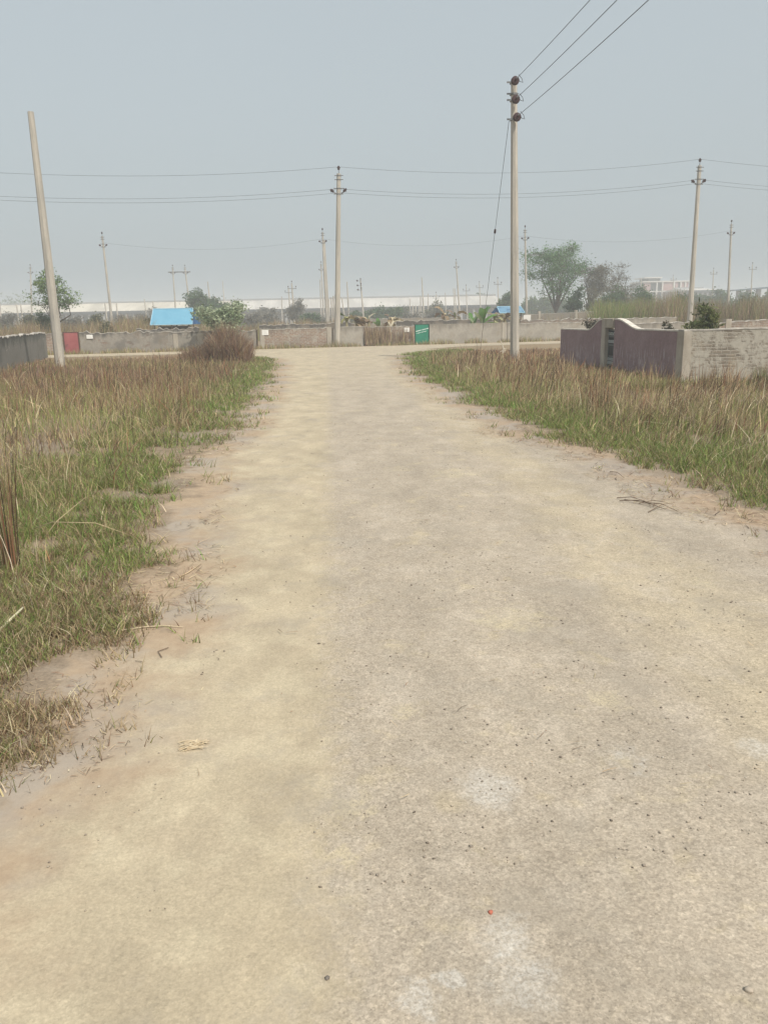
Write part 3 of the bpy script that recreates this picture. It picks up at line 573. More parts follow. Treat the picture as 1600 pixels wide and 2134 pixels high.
offw('plot_wall', 'long far wall with thin posts below the big tree', 1092, 1262, 656, 648, 14, M['w_plaster'], jag=.01, seed=27, pillars=((1.2, .2, 1.75), (4.2, .2, 1.78)))
offw('plot_wall', 'low rubble-topped wall right of the near power pole', 1084, 1250, 668, 664, 4, M['w_brick'], jag=.04, seed=29)
offw('plot_wall', 'hazy grey wall running below the shed with the long white roof', 745, 960, 665, 661, 30, M['w_plaster'], jag=.02, seed=31)
# walls inside the right-hand plots
a = P(1310, 675, 36); b = P(1440, 670, 36.4); wall('plot_wall', 'low grey wall with pale top just above the purple wall', a, b, a[2], b[2], M['w_plaster'], jag=.02, seed=33)
a = P(1495, 672, 33); b = P(1680, 662, 34.5); wall('plot_wall', 'brown brick wall behind the near brick wall, by the right edge', a, b, a[2], b[2], M['w_brick'], jag=.025, seed=35, pillars=((.5, .3, 1.2),))
# left dark wall
a = P(-60, 709, 22.5); b = P(92, 693.5, 40.0)
wall('side_wall', 'dark mossy concrete wall running in from the left edge', a, b, a[2], b[2], M['w_dark'], jag=.02, seed=37)
# right near walls
CA = G(1418, 795); CB = G(1172, 757)
aB = (CA[0], CA[1]); bB = (CA[0] + 9.0, CA[1] + 1.08)
wt = hit(1420, 688, aB, bB)[2]
wall('brick_plot_wall', 'weathered brick wall with smeared mortar, nearest on the right', (aB[0] - .078, aB[1] - .009), bB, wt, wt + .02, M['w_near'], thick=.22, jag=.008, seed=39, cmat=M['coping'], pillars=((.09, .20, wt - .02),))
# purple entrance wall: two wings curving up to the gate
n = N('purple_paint'); X, Y, Z = n.sep(); a_ = n.noise(1.8, 5, .6); b_ = n.noise(20, 5, .7)
c = n.ramp(a_, [(.3, (.225, .155, .165)), (.7, (.30, .22, .225))]); sc = n.noise(9, 4, .7, n.coord((3.2, 1, .30)))
lowm = n.math('MULTIPLY', n.smooth(sc, .55, .62), n.smooth(n.math('ADD', Z, n.math('MULTIPLY', a_, .5)), 1.15, .7)); c = n.mix(n.math('MULTIPLY', lowm, .75), c, (.50, .44, .44))
c = n.mix(n.math('MULTIPLY', n.smooth(n.noise(4, 5, .7, n.coord((1, 1, .6))), .58, .7), .35), c, (.27, .185, .15)); c = n.mix(.35, c, n.ramp(b_, [(.3, .3), (.7, .7)]), 'OVERLAY')
n.base(c).bump(b_, .4, .01); M['purple'] = n.m
dirp = nrm((CB[0] - CA[0], CB[1] - CA[1], 0)); LW = np.linalg.norm((CB - CA)[:2])
def along(px): q = hit(px, 700, CA, CB); return float(np.dot((q - CA)[:2], dirp[:2]))
def zat(px, py): return float(hit(px, py, CA, CB)[2])
s_g0, s_g1, s_p1 = along(1284), along(1269), along(1261); z_hi = zat(1284, 664.5); z_r = zat(1400, 688); s_c = along(1336); s_l = along(1228); z_l = zat(1200, 686)
def prof_r(x):
    x = x + .12
    if x <= s_c: return z_r
    u = (x - s_c) / max(1e-3, (s_g0 - s_c)); return z_r + (z_hi - z_r) * (.5 - .5 * math.cos(math.pi * min(1, u * 1.08)))
def prof_l(x):
    s = s_p1 + x
    if s >= s_l: return z_l
    u = (s_l - s) / (s_l - s_p1); return z_l + (z_hi - z_l) * (.5 - .5 * math.cos(math.pi * min(1, u * 1.08)))
ptw = lambda s: (CA[0] + dirp[0] * s, CA[1] + dirp[1] * s)
M['whitecap'] = noisy('pale_mortar_cap', [(.3, (.50, .46, .40)), (.7, (.74, .70, .63))], 8)
g_ = 'wings of the purple entrance wall'
wall('entrance_wall', 'dull purple wall wing right of the small gate, meeting the brick wall', ptw(.12), ptw(s_g0), 1, 1, M['purple'], thick=.14, jag=.004, profile=prof_r, cmat=M['whitecap'], group=g_, seed=41, cop_t=.035)
wall('entrance_wall', 'dull purple wall wing left of the small gate', ptw(s_p1), ptw(along(1172)), 1, 1, M['purple'], thick=.14, jag=.004, profile=prof_l, cmat=M['whitecap'], group=g_, seed=43, cop_t=.035)
rzp = math.atan2(dirp[1], dirp[0])
t = thing('gate_frame', 'buff plaster post and lintel around the small dark gate', 'gate post', ptw(s_g0) + (0,), rzp)
MB().box(s_g1 - s_g0, s_p1 - s_g0 - .004, -.13, .13, 0, z_hi + .012).build('post', M['pier'], t, bevel=.01)
MB().box(.004, s_g1 - s_g0 - .003, -.128, .128, zat(1277, 683), z_hi + .010).build('lintel', M['pier'], t, bevel=.01)
M['scroll'] = flat('scroll_silver', (.42, .44, .43), .45)
t = thing('metal_gate', 'narrow dark metal gate with pale scrollwork in the purple wall', 'gate', ptw(s_g0) + (0,), rzp)
gw = s_g1 - s_g0; gz = zat(1277, 685)
MB().box(.03, gw - .03, -.012, .012, .08, gz - .05).build('gate_panel', flat('gate_black', (.035, .038, .04), .5), t)
mb = MB()
for q0, q1, q2, q3 in ((.012, .045, .05, gz - .01), (gw - .045, gw - .012, .05, gz - .01)): mb.box(q0, q1, -.03, .03, q2, q3)
for zz in (.05, .38, gz * .60, gz * .80, gz - .045): mb.box(.046, gw - .046, -.028, .028, zz, zz + .03)
mb.build('frame', flat('gate_grey', (.12, .13, .13), .5), t)
for zz in (.22, .32, gz * .70, gz * .88):
    mb = MB(); mb.box(gw * .12, gw * .88, -.044, .044, zz - .005, zz + .005)
    for k in range(4):
        cx = gw * (.2 + .2 * k); pts = [(cx + .05 * math.cos(a), .04, zz + .035 * math.sin(a)) for a in np.linspace(0, 6.28, 9)]; mb.tube(pts, .009, 5)
        pts = [(p[0], -.04, p[2]) for p in pts]; mb.tube(pts, .009, 5)
    mb.build('scrollwork', M['scroll'], t)

# doors in the front wall and plaques
def slab_thing(name, label, cat, px0, px1, ptop, m, proud=.03, base=0.02):
    a = WH(px0, ptop); b = WH(px1, ptop); L = math.hypot(b[0] - a[0], b[1] - a[1]); rz = math.atan2(b[1] - a[1], b[0] - a[0])
    t = thing(name, label, cat, (a[0], a[1], 0), rz); return t, L, a[2]
t, L, H = slab_thing('sheet_gate', 'faded red sheet metal door in the far left wall', 'door', 131, 164, 692, None)
M['red'] = noisy('faded_red_paint', [(.3, (.27, .075, .08)), (.7, (.36, .12, .12))], 2.5)
MB().box(.05, L - .05, -.04, .02, .03, H - .04).build('door_leaf', M['red'], t, bevel=.004)
mb = MB(); mb.box(0, .046, -.06, .06, 0, H); mb.box(L - .046, L, -.06, .06, 0, H); mb.box(.047, L - .047, -.058, .058, H - .036, H - .002); mb.build('frame', flat('rust_brown', (.10, .055, .045), .8), t)
MB().tube([(.10, -.05, H * .42), (.10, -.10, H * .42), (.24, -.10, H * .42)], .012, 6).build('handle', M['dark_steel'], t)
t, L, H = slab_thing('sheet_gate', 'bright green sheet metal door with two slanting white lines of writing', 'door', 863.5, 893.5, 676, None)
M['green'] = noisy('green_paint', [(.3, (.015, .17, .105)), (.7, (.03, .235, .155))], 2.5, bump=.05)
MB().box(.04, L - .04, -.05, .01, .03, H - .03).build('door_leaf', M['green'], t, bevel=.004)
mb = MB(); mb.box(0, .036, -.08, .07, 0, H + .01); mb.box(L - .036, L, -.08, .07, 0, H + .01); mb.box(.038, L - .038, -.06, .05, H - .028, H + .008); mb.build('frame', flat('dark_green', (.015, .06, .04), .6), t)
wr = MB(); r3 = np.random.RandomState(5)
for row, (x0, x1, z0_, hgt_, sl) in enumerate(((.07, L - .06, .63, .055, .22), (.09, L - .20, .53, .036, .22))):
    x = x0
    while x < x1:                                             # small uneven strokes: the words cannot be read in the photo
        if r3.rand() < .12: x += .03; continue
        z = H * 1.0 * z0_ + (x - x0) * sl; w1 = .016 + .014 * r3.rand()
        wr.quad((x, -.054, z), (x + w1, -.054, z + .004), (x + w1 + .004, -.054, z + hgt_), (x + .004, -.054, z + hgt_ * (.8 + .3 * r3.rand())))
        x += w1 + .007
wr.build('lettering', flat('white_lettering', (.80, .84, .82), .6), t)
M['plaque'] = flat('white_plaque', (.78, .77, .74), .5); M['plq_ink'] = flat('plaque_ink', (.50, .49, .50), .7)
for (p0, p1, t0, t1, lab) in ((182, 194, 697.5, 706, 'white name plaque on the black-stained wall beside the red door'), (546, 559, 687.5, 698.5, 'white square plaque at the left end of the bare brick wall'), (841, 852, 682.5, 692, 'white square plaque beside the green door')):
    a = WH(p0, t1); b = WH(p1, t0); L = math.hypot(b[0] - a[0], b[1] - a[1]); rz = math.atan2(b[1] - a[1], b[0] - a[0]); Hh = b[2] - a[2]
    t = thing('plaque', lab, 'plaque', (a[0], a[1], a[2]), rz)
    MB().box(0, L, -.115, -.075, 0, Hh).build('plate', M['plaque'], t, bevel=.004)
    q = MB()
    for k in range(3): q.quad((L * .15, -.1175, Hh * (.25 + .22 * k)), (L * (.85 - .1 * k), -.1175, Hh * (.25 + .22 * k)), (L * (.85 - .1 * k), -.1175, Hh * (.29 + .22 * k)), (L * .15, -.1175, Hh * (.29 + .22 * k)))
    q.build('lettering', M['plq_ink'], t)
a = WH(537.5, 724); t = thing('iron_post', 'thin dark iron post at the end of the bare brick wall', 'post', (a[0], a[1] - .1, 0)); MB().tube([(0, 0, 0), (0, 0, 1.05)], .03, 8).build('shaft', flat('rust', (.07, .05, .035), .8), t); MB().tube([(0, 0, 1.051), (0, 0, 1.08)], .035, 8).build('cap', M['pier'], t)
# dry vines hanging over the wall left of the green door
def vines(p0, p1, n_):
    px = p0 + (p1 - p0) * rs.rand(n_); pts = np.array([WH(p, 700) for p in px]); z = rs.rand(n_) * .35
    return blade_geo(np.stack([pts[:, 0], pts[:, 1] - .10 - .12 * rs.rand(n_), z], 1), .35 + .65 * rs.rand(n_), .012 + .012 * rs.rand(n_), rs.rand(n_) * 6.28, .25 * rs.rand(n_), rs.randn(n_) * .4, pick(['brown', 'tan', 'dark', 'straw', 'mauve'], [3, 3, 1, 2, 3], n_), 3)
stuff_from([vines(759, 790, 420), vines(793, 812, 260), vines(812, 862, 130)], 'dry_vines', 'curtain of dry brown vine stems on the wall left of the green door', 'vine', M['straw'])

# ------------------------------------------------------------------ blue tin roof huts
M['blue'] = noisy('blue_tin', [(.3, (.12, .32, .46)), (.7, (.16, .37, .51))], 1.6, bump=.05, rough=.5)
M['blue_edge'] = flat('pale_blue_edge', (.30, .50, .62), .5); M['blue_dark'] = noisy('navy_tin', [(.3, (.02, .08, .20)), (.7, (.03, .12, .28))], 2)
M['blue_worn'] = noisy('worn_blue_tin', [(.38, (.06, .14, .26)), (.48, (.14, .27, .38)), (.60, (.12, .26, .40)), (.7, (.30, .36, .38))], 2.2, detail=6, rough=.5)
def hut(name, label, px0, px1, ptop, pbot, Yd, depth, mroof, gable_side):
    a = P(px0, pbot, Yd); b = P(px1, pbot, Yd); L = b[0] - a[0]; ze = a[2]; zr = P((px0 + px1) / 2, ptop, Yd + depth / 2)[2]
    t = thing(name, label, 'hut', (a[0], Yd, 0)); f = MB(); e = .02
    ins = L * .02
    f.quad((0, 0, ze), (L, 0, ze), (L - ins, depth / 2, zr), (ins, depth / 2, zr)); f.quad((L, 0, ze - e), (0, 0, ze - e), (ins, depth / 2, zr - e), (L - ins, depth / 2, zr - e))
    f.quad((0, 0, ze - e), (L, 0, ze - e), (L, 0, ze), (0, 0, ze))
    f.quad((L, depth, ze), (0, depth, ze), (ins, depth / 2, zr), (L - ins, depth / 2, zr)); f.build('roof', mroof, t)
    mb = MB(); mb.tube([(0, -.01, ze), (L, -.01, ze)], .03, 6); mb.tube([(ins, depth / 2, zr + .01), (L - ins, depth / 2, zr + .01)], .035, 6); mb.tube([(L, -.01, ze), (L - ins, depth / 2 - .01, zr)], .03, 6); mb.tube([(0, -.01, ze), (ins, depth / 2 - .01, zr)], .03, 6); mb.build('roof_edge', M['blue_edge'], t)
    for gx in ((L - ins * .4,) if gable_side > 0 else (ins * .4,)):
        s = 1 if gable_side > 0 else -1
        MB().quad((gx, .03, ze), (gx + s * .25, depth * .97, ze), (gx, depth / 2, zr - .02)).quad((gx + s * .02, .03, ze - .001), (gx + s * .02, depth / 2, zr - .03), (gx + s * .27, depth * .97, ze - .001)).build('gable', M['blue_dark'], t)
    for x in (.25, L * .5, L - .25):
        for y in (.15, depth - .15): MB().tube([(x, y, 0), (x, y, ze - .02)], .05, 6).build('post', M['twig'], t)
    MB().box(.3, L - .3, depth * .5, depth * .5 + .05, 0, ze - .1).build('inside_shade_panel', flat('painted_inside_shade', (.07, .065, .06), .9), t)  # near-black sheet, painted to stand in for the shade inside the hut
    return t
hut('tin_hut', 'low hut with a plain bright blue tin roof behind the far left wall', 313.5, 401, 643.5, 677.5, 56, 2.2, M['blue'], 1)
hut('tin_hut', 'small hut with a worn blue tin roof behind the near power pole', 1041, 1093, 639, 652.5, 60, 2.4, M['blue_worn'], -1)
q = P(1091, 664, 60.5); t = thing('white_board', 'small white board beside the worn blue hut', 'board', (q[0] - .1, 60.2, 0)); MB().box(0, .55, -.02, .02, .9, 1.5).build('panel', M['plaque'], t); MB().box(.05, .09, -.02, .02, 0, .895).box(.45, .49, -.02, .02, 0, .895).build('legs', M['twig'], t)

# ------------------------------------------------------------------ poles
def pole(label, tx, ty, bx, by, kind='pin', Y=None, Htop=9.7, base_on_ground=False, rb=.17, rt=.10, name='power_pole', group=None):
    if Y is None:
        r = ray(tx, ty); Y = (Htop - EYE) / r[2] * r[1]
    top = P(tx, ty, Y); b0 = P(bx, by, Y); lean = (top[0] - b0[0]) / max(.1, top[2] - b0[2]); bxw = b0[0] - lean * b0[2]
    H = float(top[2]); t = thing(name, label, 'pole', (bxw, Y, 0), group=group); dx = float(top[0] - bxw)
    pt = lambda z: (dx * z / H, 0, z)
    mb = MB(); k = 5; mb.tube([pt(-.3)] + [pt(H * i / k) for i in range(1, k + 1)], [rb] + [rb + (rt - rb) * i / k for i in range(1, k + 1)], 8, rot=.2)
    mb.build('shaft', M['concrete'], t, bevel=.0)
    Rz = lambda z: rb + (rt - rb) * z / H
    def band(z, ext=.10):
        c = pt(z); r = Rz(z) + .02; m = MB(); m.tube([(c[0], 0, z - .025), (c[0], 0, z + .025)], r, 8); m.box(c[0] - r - ext, c[0] + r + ext, -r * .5, -r * .5 + .02, z - .02, z + .02); m.build('clamp', M['steel'], t)
    def pin(x, y, z, s=1.0, tilt=0):
        m = MB(); a = Vector((math.sin(tilt), 0, math.cos(tilt)))
        m.lathe([(0, .012), (.12 * s, .012), (.13 * s, .055 * s), (.17 * s, .06 * s), (.18 * s, .04 * s), (.21 * s, .085 * s), (.245 * s, .08 * s), (.26 * s, .04 * s), (.30 * s, .045 * s), (.31 * s, .01)], (x, y, z), a, 10)
        m.build('insulator', M['brownporc'], t, smooth=False)
    if kind == 'pin':
        x = pt(H)[0]; MB().tube([(x, 0, H - .35), (x, 0, H + .12)], .02, 6).build('pin_rod', M['steel'], t); pin(x, 0, H + .05, 1.1)
        band(H - .10); band(H - .30); band(H - .74, .14); band(H - 1.02, .12)
        xx = pt(H - .9)[0]; r = Rz(H - .9)
        pin(xx - r - .02, 0, H - .98, 1.2, -1.0); pin(xx + r + .02, 0, H - .98, 1.2, .9)
        [MB().tube([(xx + q * r, 0, H - 1.03), (xx + q * (r + .16), 0, H - .90)], .02, 5).build('bracket', M['steel'], t) for q in (-1, 1)]
    elif kind == 'stack':
        for z in (H - .1, H - .75, H - 1.35):
            band(z, .05); x = pt(z)[0]; pin(x - .15, -.02, z - .05, 1.6, -1.3); pin(x, -.12, z + .02, 1.2)
    elif kind == 'cross':
        z = H - .9; x = pt(z)[0]; MB().box(x - .75, x + .75, -.18, -.11, z - .05, z + .05).build('cross_arm', M['steel'], t)
        for q in (-.65, .65): pin(x + q, -.145, z + .05, 1.3)
        pin(pt(H)[0], 0, H, 1.3)
    elif kind == 'cap':
        band(H - .3, .06)
    return t, top, H
g2 = 'poles of the second power line'; g3 = 'poles far out in the haze'; g1 = 'poles of the nearest crossing power line'
# near bare pole
YL = G(127, 768)[1]; pole('thick bare concrete pole with no wires, leaning left, nearest on the left', 64.5, 233, 127, 768, 'bare', Y=YL, rb=.175, rt=.10)
YN = G(1072, 750)[1]
t, topN, HN = pole('tall concrete pole with three brown disc insulators, nearest on the right', 1070.5, 165, 1072, 750, 'none', Y=YN, rb=.175, rt=.105)
# dead-end disc insulators of the near pole
def disc_set(t, px, py):
    q = P(px, py, YN - .32); c = Vector((q[0] - t.location.x, -.30, q[2])); ax = Vector((.05, -1, .10))
    m = MB(); m.lathe([(-.20, .015), (-.10, .02), (-.09, .05), (-.05, .06), (-.045, .125), (-.015, .135), (0, .12), (.004, .07), (.03, .06), (.034, .12), (.06, .13), (.075, .115), (.08, .04), (.12, .035), (.13, .02), (.20, .015)], c, ax, 20)
    ins = m.build('insulator', M['brownporc'], t, smooth=False)
    MB().tube([c + Vector((0, .2, -.02)), c + Vector((-.02, .30, -.03))], .02, 6).build('shackle', M['steel'], t)
    p0 = c + ax * .2; MB().lathe([(0, .028), (.05, .03), (.06, .01)], p0, ax, 8).build('clamp_cap', M['steel'], ins)
    lp = [p0, p0 + Vector((.10, -.03, -.10)), p0 + Vector((.20, 0, -.12)), p0 + Vector((.17, .02, .0)), p0 + Vector((.05, -.04, .10))]
    MB().tube(lp, .009, 5).build('jumper_loop', M['wire'], ins); return (q[0] + .012, YN - .53, q[2] + .02)
wp = [disc_set(t, 1073, 168), disc_set(t, 1074.5, 207), disc_set(t, 1077, 244)]
for z in [P(1062, y, YN)[2] for y in (173, 197, 210, 250)]:
    m = MB(); r = .13; m.tube([(-.0, 0, z - .03), (0, 0, z + .03)], .145, 8); m.box(-.26, .05, -.10, -.08, z - .025, z + .025); o = m.build('clamp', M['steel'], t); o.location.x = (topN[0] - t.location.x) * z / HN
def cable(label, pts, r=.008, group=None, name='power_line'):
    c0 = Vector(pts[0]); t = MB(); t.tube([Vector(p) - c0 for p in pts], r, 5); o = t.build(name, M['wire'], smooth=True); o.location = c0; return tag(o, label, 'wire', group)
def sagline(a, b, sag, n_=24):
    a = np.array(a); b = np.array(b); return [tuple(a + (b - a) * u - np.array([0, 0, sag * 4 * u * (1 - u)])) for u in np.linspace(0, 1, n_)]
for (q, lab, dxx, dz) in zip(wp, ('topmost of the three wires running overhead from the near pole', 'middle of the three wires running overhead from the near pole', 'lowest of the three wires running overhead from the near pole'), (.0, .0, .0), (0, 0, 0)):
    cable(lab, sagline(q, (q[0] + dxx, YN - 42, q[2] + dz), .55), .0085, 'wires from the near pole')
ga = G(1000, 731); gtop = (topN[0] - .12, YN + .1, P(1061, 250, YN)[2]); cable('thin guy wire sloping from the near pole down into the grass', [gtop, tuple(P(1031, 482, YN + .1 + (ga[1] - YN) * .42)), tuple(ga)], .008, name='guy_wire')
gi = P(1031, 482, YN + .1 + (ga[1] - YN) * .42)
m = MB(); m.lathe([(-.09, .02), (-.08, .04), (-.02, .045), (0, .03), (.02, .045), (.08, .04), (.09, .02)], (0, 0, 0), Vector(gtop) - Vector(tuple(ga)), 8)
o = m.build('guy_insulator', M['brownporc']); o.location = gi; tag(o, 'small dark strain insulator halfway down the guy wire', 'insulator')

rows = {}
t, top1, H1 = pole('tall concrete pole against the far wall in the middle of the picture', 706, 362, 702.5, 720, 'pin', Y=45.0, rb=.165, rt=.11, group=g1)
t, top2, H2 = pole('concrete pole rising behind the brick wall on the right', 1457, 345, 1437, 655, 'pin', Y=47.5, rb=.165, rt=.105, group=g1)
def lines(a, b, sag, labs, group, zs=(0.34, -.78, -.92), xo=(0, -.25, .25), yo=(0, -.2, .2), r=.0065):
    for zz, x_, y_, lb in zip(zs, xo, yo, labs):
        cable(lb, sagline((a[0] + x_ * .2, a[1] + y_, a[2] + zz), (b[0] + x_ * .2, b[1] + y_, b[2] + zz), sag), r, group)
topL = np.array([top1[0] - 22.5, top1[1] - 2.5, top1[2] - .1]); topR = np.array([top2[0] + 22, top2[1] + 2, top2[2] - .2])
gw_ = 'wires of the nearest crossing line'
lines(topL, top1, .50, ('upper wire from the middle pole off to the left', 'front lower wire from the middle pole off to the left', 'rear lower wire from the middle pole off to the left'), gw_)
lines(top1, top2, .50, ('upper wire between the middle pole and the right pole', 'front lower wire between the middle pole and the right pole', 'rear lower wire between the middle pole and the right pole'), gw_)
lines(top2, topR, .5, ('upper wire from the right pole off to the right', 'front lower wire from the right pole off to the right', 'rear lower wire from the right pole off to the right'), gw_)
second = []
for args in (('slim pole with insulators between the bare pole and the blue roof', 213.5, 492, 234, 672), ('tallest of the slim poles bunched left of the middle pole', 672, 484, 681, 668), ('slim pole just right of the near power pole, before the big tree', 1093.5, 478, 1097, 662), ('slim dark pole rising from the reeds near the right edge', 1523, 467, 1517, 612)):
    _, tp, _h = pole(*args, 'pin', group=g2, rb=.145, rt=.08); second.append(tp)
for a, b, lb in zip(second[:-1], second[1:], ('from the slim left pole to the bunched poles', 'from the bunched poles to the pole by the big tree', 'from the pole by the big tree to the pole near the right edge')):
    lines(a, b, .8, ('faint wire ' + lb,), 'wires of the second power line', zs=(-.6,), xo=(0,), yo=(0,), r=.006)
for (lab, tx, ty, bx, by, kind, Y_, rb_) in (
    ('pale pole standing against the right side of the tallest bunched pole', 675.5, 500, 685, 668, 'bare', 84, .19),
    ('insulator pole just left of the tallest bunched pole', 669, 550, 675, 665, 'pin', None, .19),
    ('leftmost dark-topped pole of the bunch left of the middle pole', 667, 582, 669.5, 664, 'cap', 150, .2),
    ('left pole of the linked pair above the blue roof', 360, 557, 366, 642, 'pin', None, .19),
    ('right pole of the linked pair above the blue roof', 385.5, 557, 396, 642, 'pin', None, .2),
    ('thin pole in front of the round green tree', 433, 587, 441, 660, 'bare', 130, .19),
    ('short stub pole right of the round green tree', 449, 618, 451, 640, 'bare', 150, .2),
    ('faint thin pole above the right side of the round green tree', 464, 585, 466, 610, 'bare', 190, .2),
    ('grey pole with cross arms, left one of a pair by the hazy bush', 601, 600, 606, 664, 'cross', 160, .26),
    ('grey pole with cross arms, right one of a pair by the hazy bush', 608, 590, 613, 664, 'cross', 140, .26),
    ('plain thin pole left of the cross-armed pair', 587, 618, 588, 658, 'bare', 170, .22),
    ('bare dark pole right of the middle pole', 723, 587, 727, 664, 'bare', 120, .18),
    ('pole with three side insulators right of the middle pole', 751, 584, 758, 666, 'stack', 118, .19),
    ('short pale pole touching the right side of the middle pole', 712, 620, 718, 664, 'bare', 125, .2),
    ('tall thin grey pole over the right part of the white roof', 878.5, 578, 883, 660, 'bare', 125, .19),
    ('short dark pole beside the tall thin grey pole', 876, 617, 877, 655, 'bare', 170, .26),
    ('insulator pole behind the green banana leaves', 950, 545, 958, 664, 'pin', None, .22),
    ('left one of two thin poles left of the banana pole', 944.5, 601, 947, 652, 'bare', 150, .17),
    ('right one of two thin poles left of the banana pole', 947.5, 601, 951, 655, 'bare', 146, .17),
    ('thin pole with a short arm right of the banana pole', 971, 597, 973, 652, 'cross', 170, .19),
    ('thin pole in front of the distant trees, right of the guy wire foot', 1036.5, 582, 1038.5, 658, 'cross', 150, .19),
    ('thin pole crossed by the guy wire', 998.5, 590, 1001.5, 655, 'cross', 165, .19),
    ('short dark pole at the right part of the white roof', 853.5, 622, 854.5, 655, 'bare', 165, .2),
    ('thin pole at the right end of the white roof, with a slanting stay', 908.5, 612, 909.5, 650, 'cross', 170, .17),
    ('brownish thin pole right of the tall thin grey pole', 891.5, 612, 892, 652, 'bare', 160, .2),
    ('thin pole at the very end of the white roof', 927.5, 610, 928.5, 645, 'bare', 170, .17),
    ('white pole half hidden in the brown tree', 1236.5, 590, 1237, 655, 'bare', 110, .22),
    ('thin pole in front of the pink building', 1402, 576, 1401.5, 624, 'cross', None, .2),
    ('thin pole between the right pole and the slim dark pole', 1486, 562, 1482, 640, 'cross', None, .2),
    ('thin cross-armed pole close to the right edge', 1567, 551, 1563.5, 625, 'cross', None, .2),
    ('faint pole left of the pink building', 1335, 580, 1335.5, 605, 'bare', 200, .2),
    ('thin pole seen behind the leafy tree at far left', 64, 556, 66, 620, 'pin', 130, .2),
    ('short leaning pole below the slim left pole, in front of the shed', 219, 632, 224, 668, 'bare', 150, .24),
    ('short pale pole right of the slim left pole', 243, 632, 247, 676, 'bare', 130, .2),
    ('first short pole in front of the shed at the left edge', 1, 634, 3, 665, 'bare', 150, .2),
    ('leaning pale pole in front of the left shed, left of the tree', 34.5, 634, 40, 668, 'bare', 140, .22),
    ('second leaning pole in front of the left shed, close to the tree', 43.5, 634, 49, 672, 'bare', 138, .22),
    ('thin dark pole above the left part of the long shed roof', 301, 623, 304, 645, 'bare', 160, .2),
    ('thin pole touching the left end of the blue roof', 319, 628, 320.5, 645, 'bare', 160, .2),
):
    pole(lab, tx, ty, bx, by, kind, Y=Y_, rb=rb_ * .72, rt=rb_ * .44, group=g3)
for i, (px, lab) in enumerate(((685, 'first'), (690, 'second'), (694.5, 'third'), (699, 'fourth'))):
    pole(lab + ' short pale post in the row between the bunched poles and the middle pole', px, 623 - 3 * i, px + 2, 664, 'bare', Y=110 - 6 * i, rb=.13, rt=.09, group=g3)
for i, (px, lab) in enumerate(((860, 'leftmost'), (866, 'second from left'), (873, 'third from left'))):
    pole(lab + ' faint low post under the right part of the white roof', px, 636, px, 655, 'bare', Y=165, rb=.18, rt=.12, group=g3)
a = P(361, 567, 136); b = P(387, 567, 136); o = MB().tube([(-.8, 0, 0), (b[0] - a[0] + .8, 0, 0)], .09, 6).build('tie_bar', M['steel']); o.location = a; tag(o, 'horizontal steel bar tying the linked pair of poles', 'bar')

# ------------------------------------------------------------------ sheds and buildings in the haze
M['roofcream'] = noisy('cream_roof_sheet', [(.4, (.47, .43, .36)), (.6, (.64, .59, .50))], .35, stretch=(1, .15, .15), bump=.05, rough=.6)
M['roofgrey'] = noisy('pale_roof_sheet', [(.4, (.44, .42, .39)), (.6, (.58, .55, .51))], .35, stretch=(1, .15, .15), bump=.05, rough=.6)
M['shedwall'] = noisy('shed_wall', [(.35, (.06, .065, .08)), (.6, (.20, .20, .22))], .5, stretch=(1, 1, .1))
M['shedlight'] = noisy('pale_shed_wall', [(.3, (.40, .40, .40)), (.7, (.48, .48, .46))], .3)
def shed(name, label, p0, p1, ridge0, ridge1, eave0, eave1, Yd, mroof, mback, ncol, windows=(), cw=.45):
    a = P(p0, eave0, Yd); b = P(p1, eave1, Yd); A = a[:2]; B = b[:2]; L = float(b[0] - a[0]); ze = float((a[2] + b[2]) / 2); zr = float((P(p0, ridge0, Yd + 12)[2] + P(p1, ridge1, Yd + 12)[2]) / 2)
    t = thing(name, label, 'shed', (a[0], Yd, 0)); z0_, z1_ = a[2], b[2]
    f = MB(); f.quad((0, 0, ze), (L, 0, ze), (L, 12, zr), (0, 12, zr)); f.quad((0, 24, ze), (0, 12, zr), (L, 12, zr), (L, 24, ze)); f.quad((0, 0, ze), (0, 12, zr), (0, 24, ze), (0, 12, ze)); f.quad((L, 0, ze), (L, 24, ze), (L, 12, zr)); f.build('roof', mroof, t)
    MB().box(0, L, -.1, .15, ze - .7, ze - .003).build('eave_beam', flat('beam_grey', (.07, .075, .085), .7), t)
    MB().box(-.2, L + .2, 11.7, 12.3, zr + .003, zr + .35).build('ridge_cap', flat('ridge_grey', (.30, .31, .32), .7), t)
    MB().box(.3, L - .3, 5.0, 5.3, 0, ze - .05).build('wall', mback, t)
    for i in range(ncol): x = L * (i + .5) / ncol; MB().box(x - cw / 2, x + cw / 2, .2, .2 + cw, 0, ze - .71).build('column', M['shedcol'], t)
    for (w0, w1, y0, y1) in windows:
        p = P(w0, y1, Yd + 4.9); q = P(w1, y0, Yd + 4.9); MB().box(p[0] - a[0], q[0] - a[0], 4.9, 4.99, p[2], q[2]).build('window', M['shedlight'], t)
    return t
M['shedcol'] = flat('column_grey', (.36, .36, .37), .8)
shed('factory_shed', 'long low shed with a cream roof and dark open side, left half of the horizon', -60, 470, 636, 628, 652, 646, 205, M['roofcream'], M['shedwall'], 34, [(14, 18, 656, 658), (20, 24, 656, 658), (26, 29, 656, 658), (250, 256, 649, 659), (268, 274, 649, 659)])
shed('factory_shed', 'long low shed with a pale grey roof behind the middle pole', 476, 1052, 625, 617, 641.5, 638.5, 190, M['roofgrey'], M['shedlight'], 22)
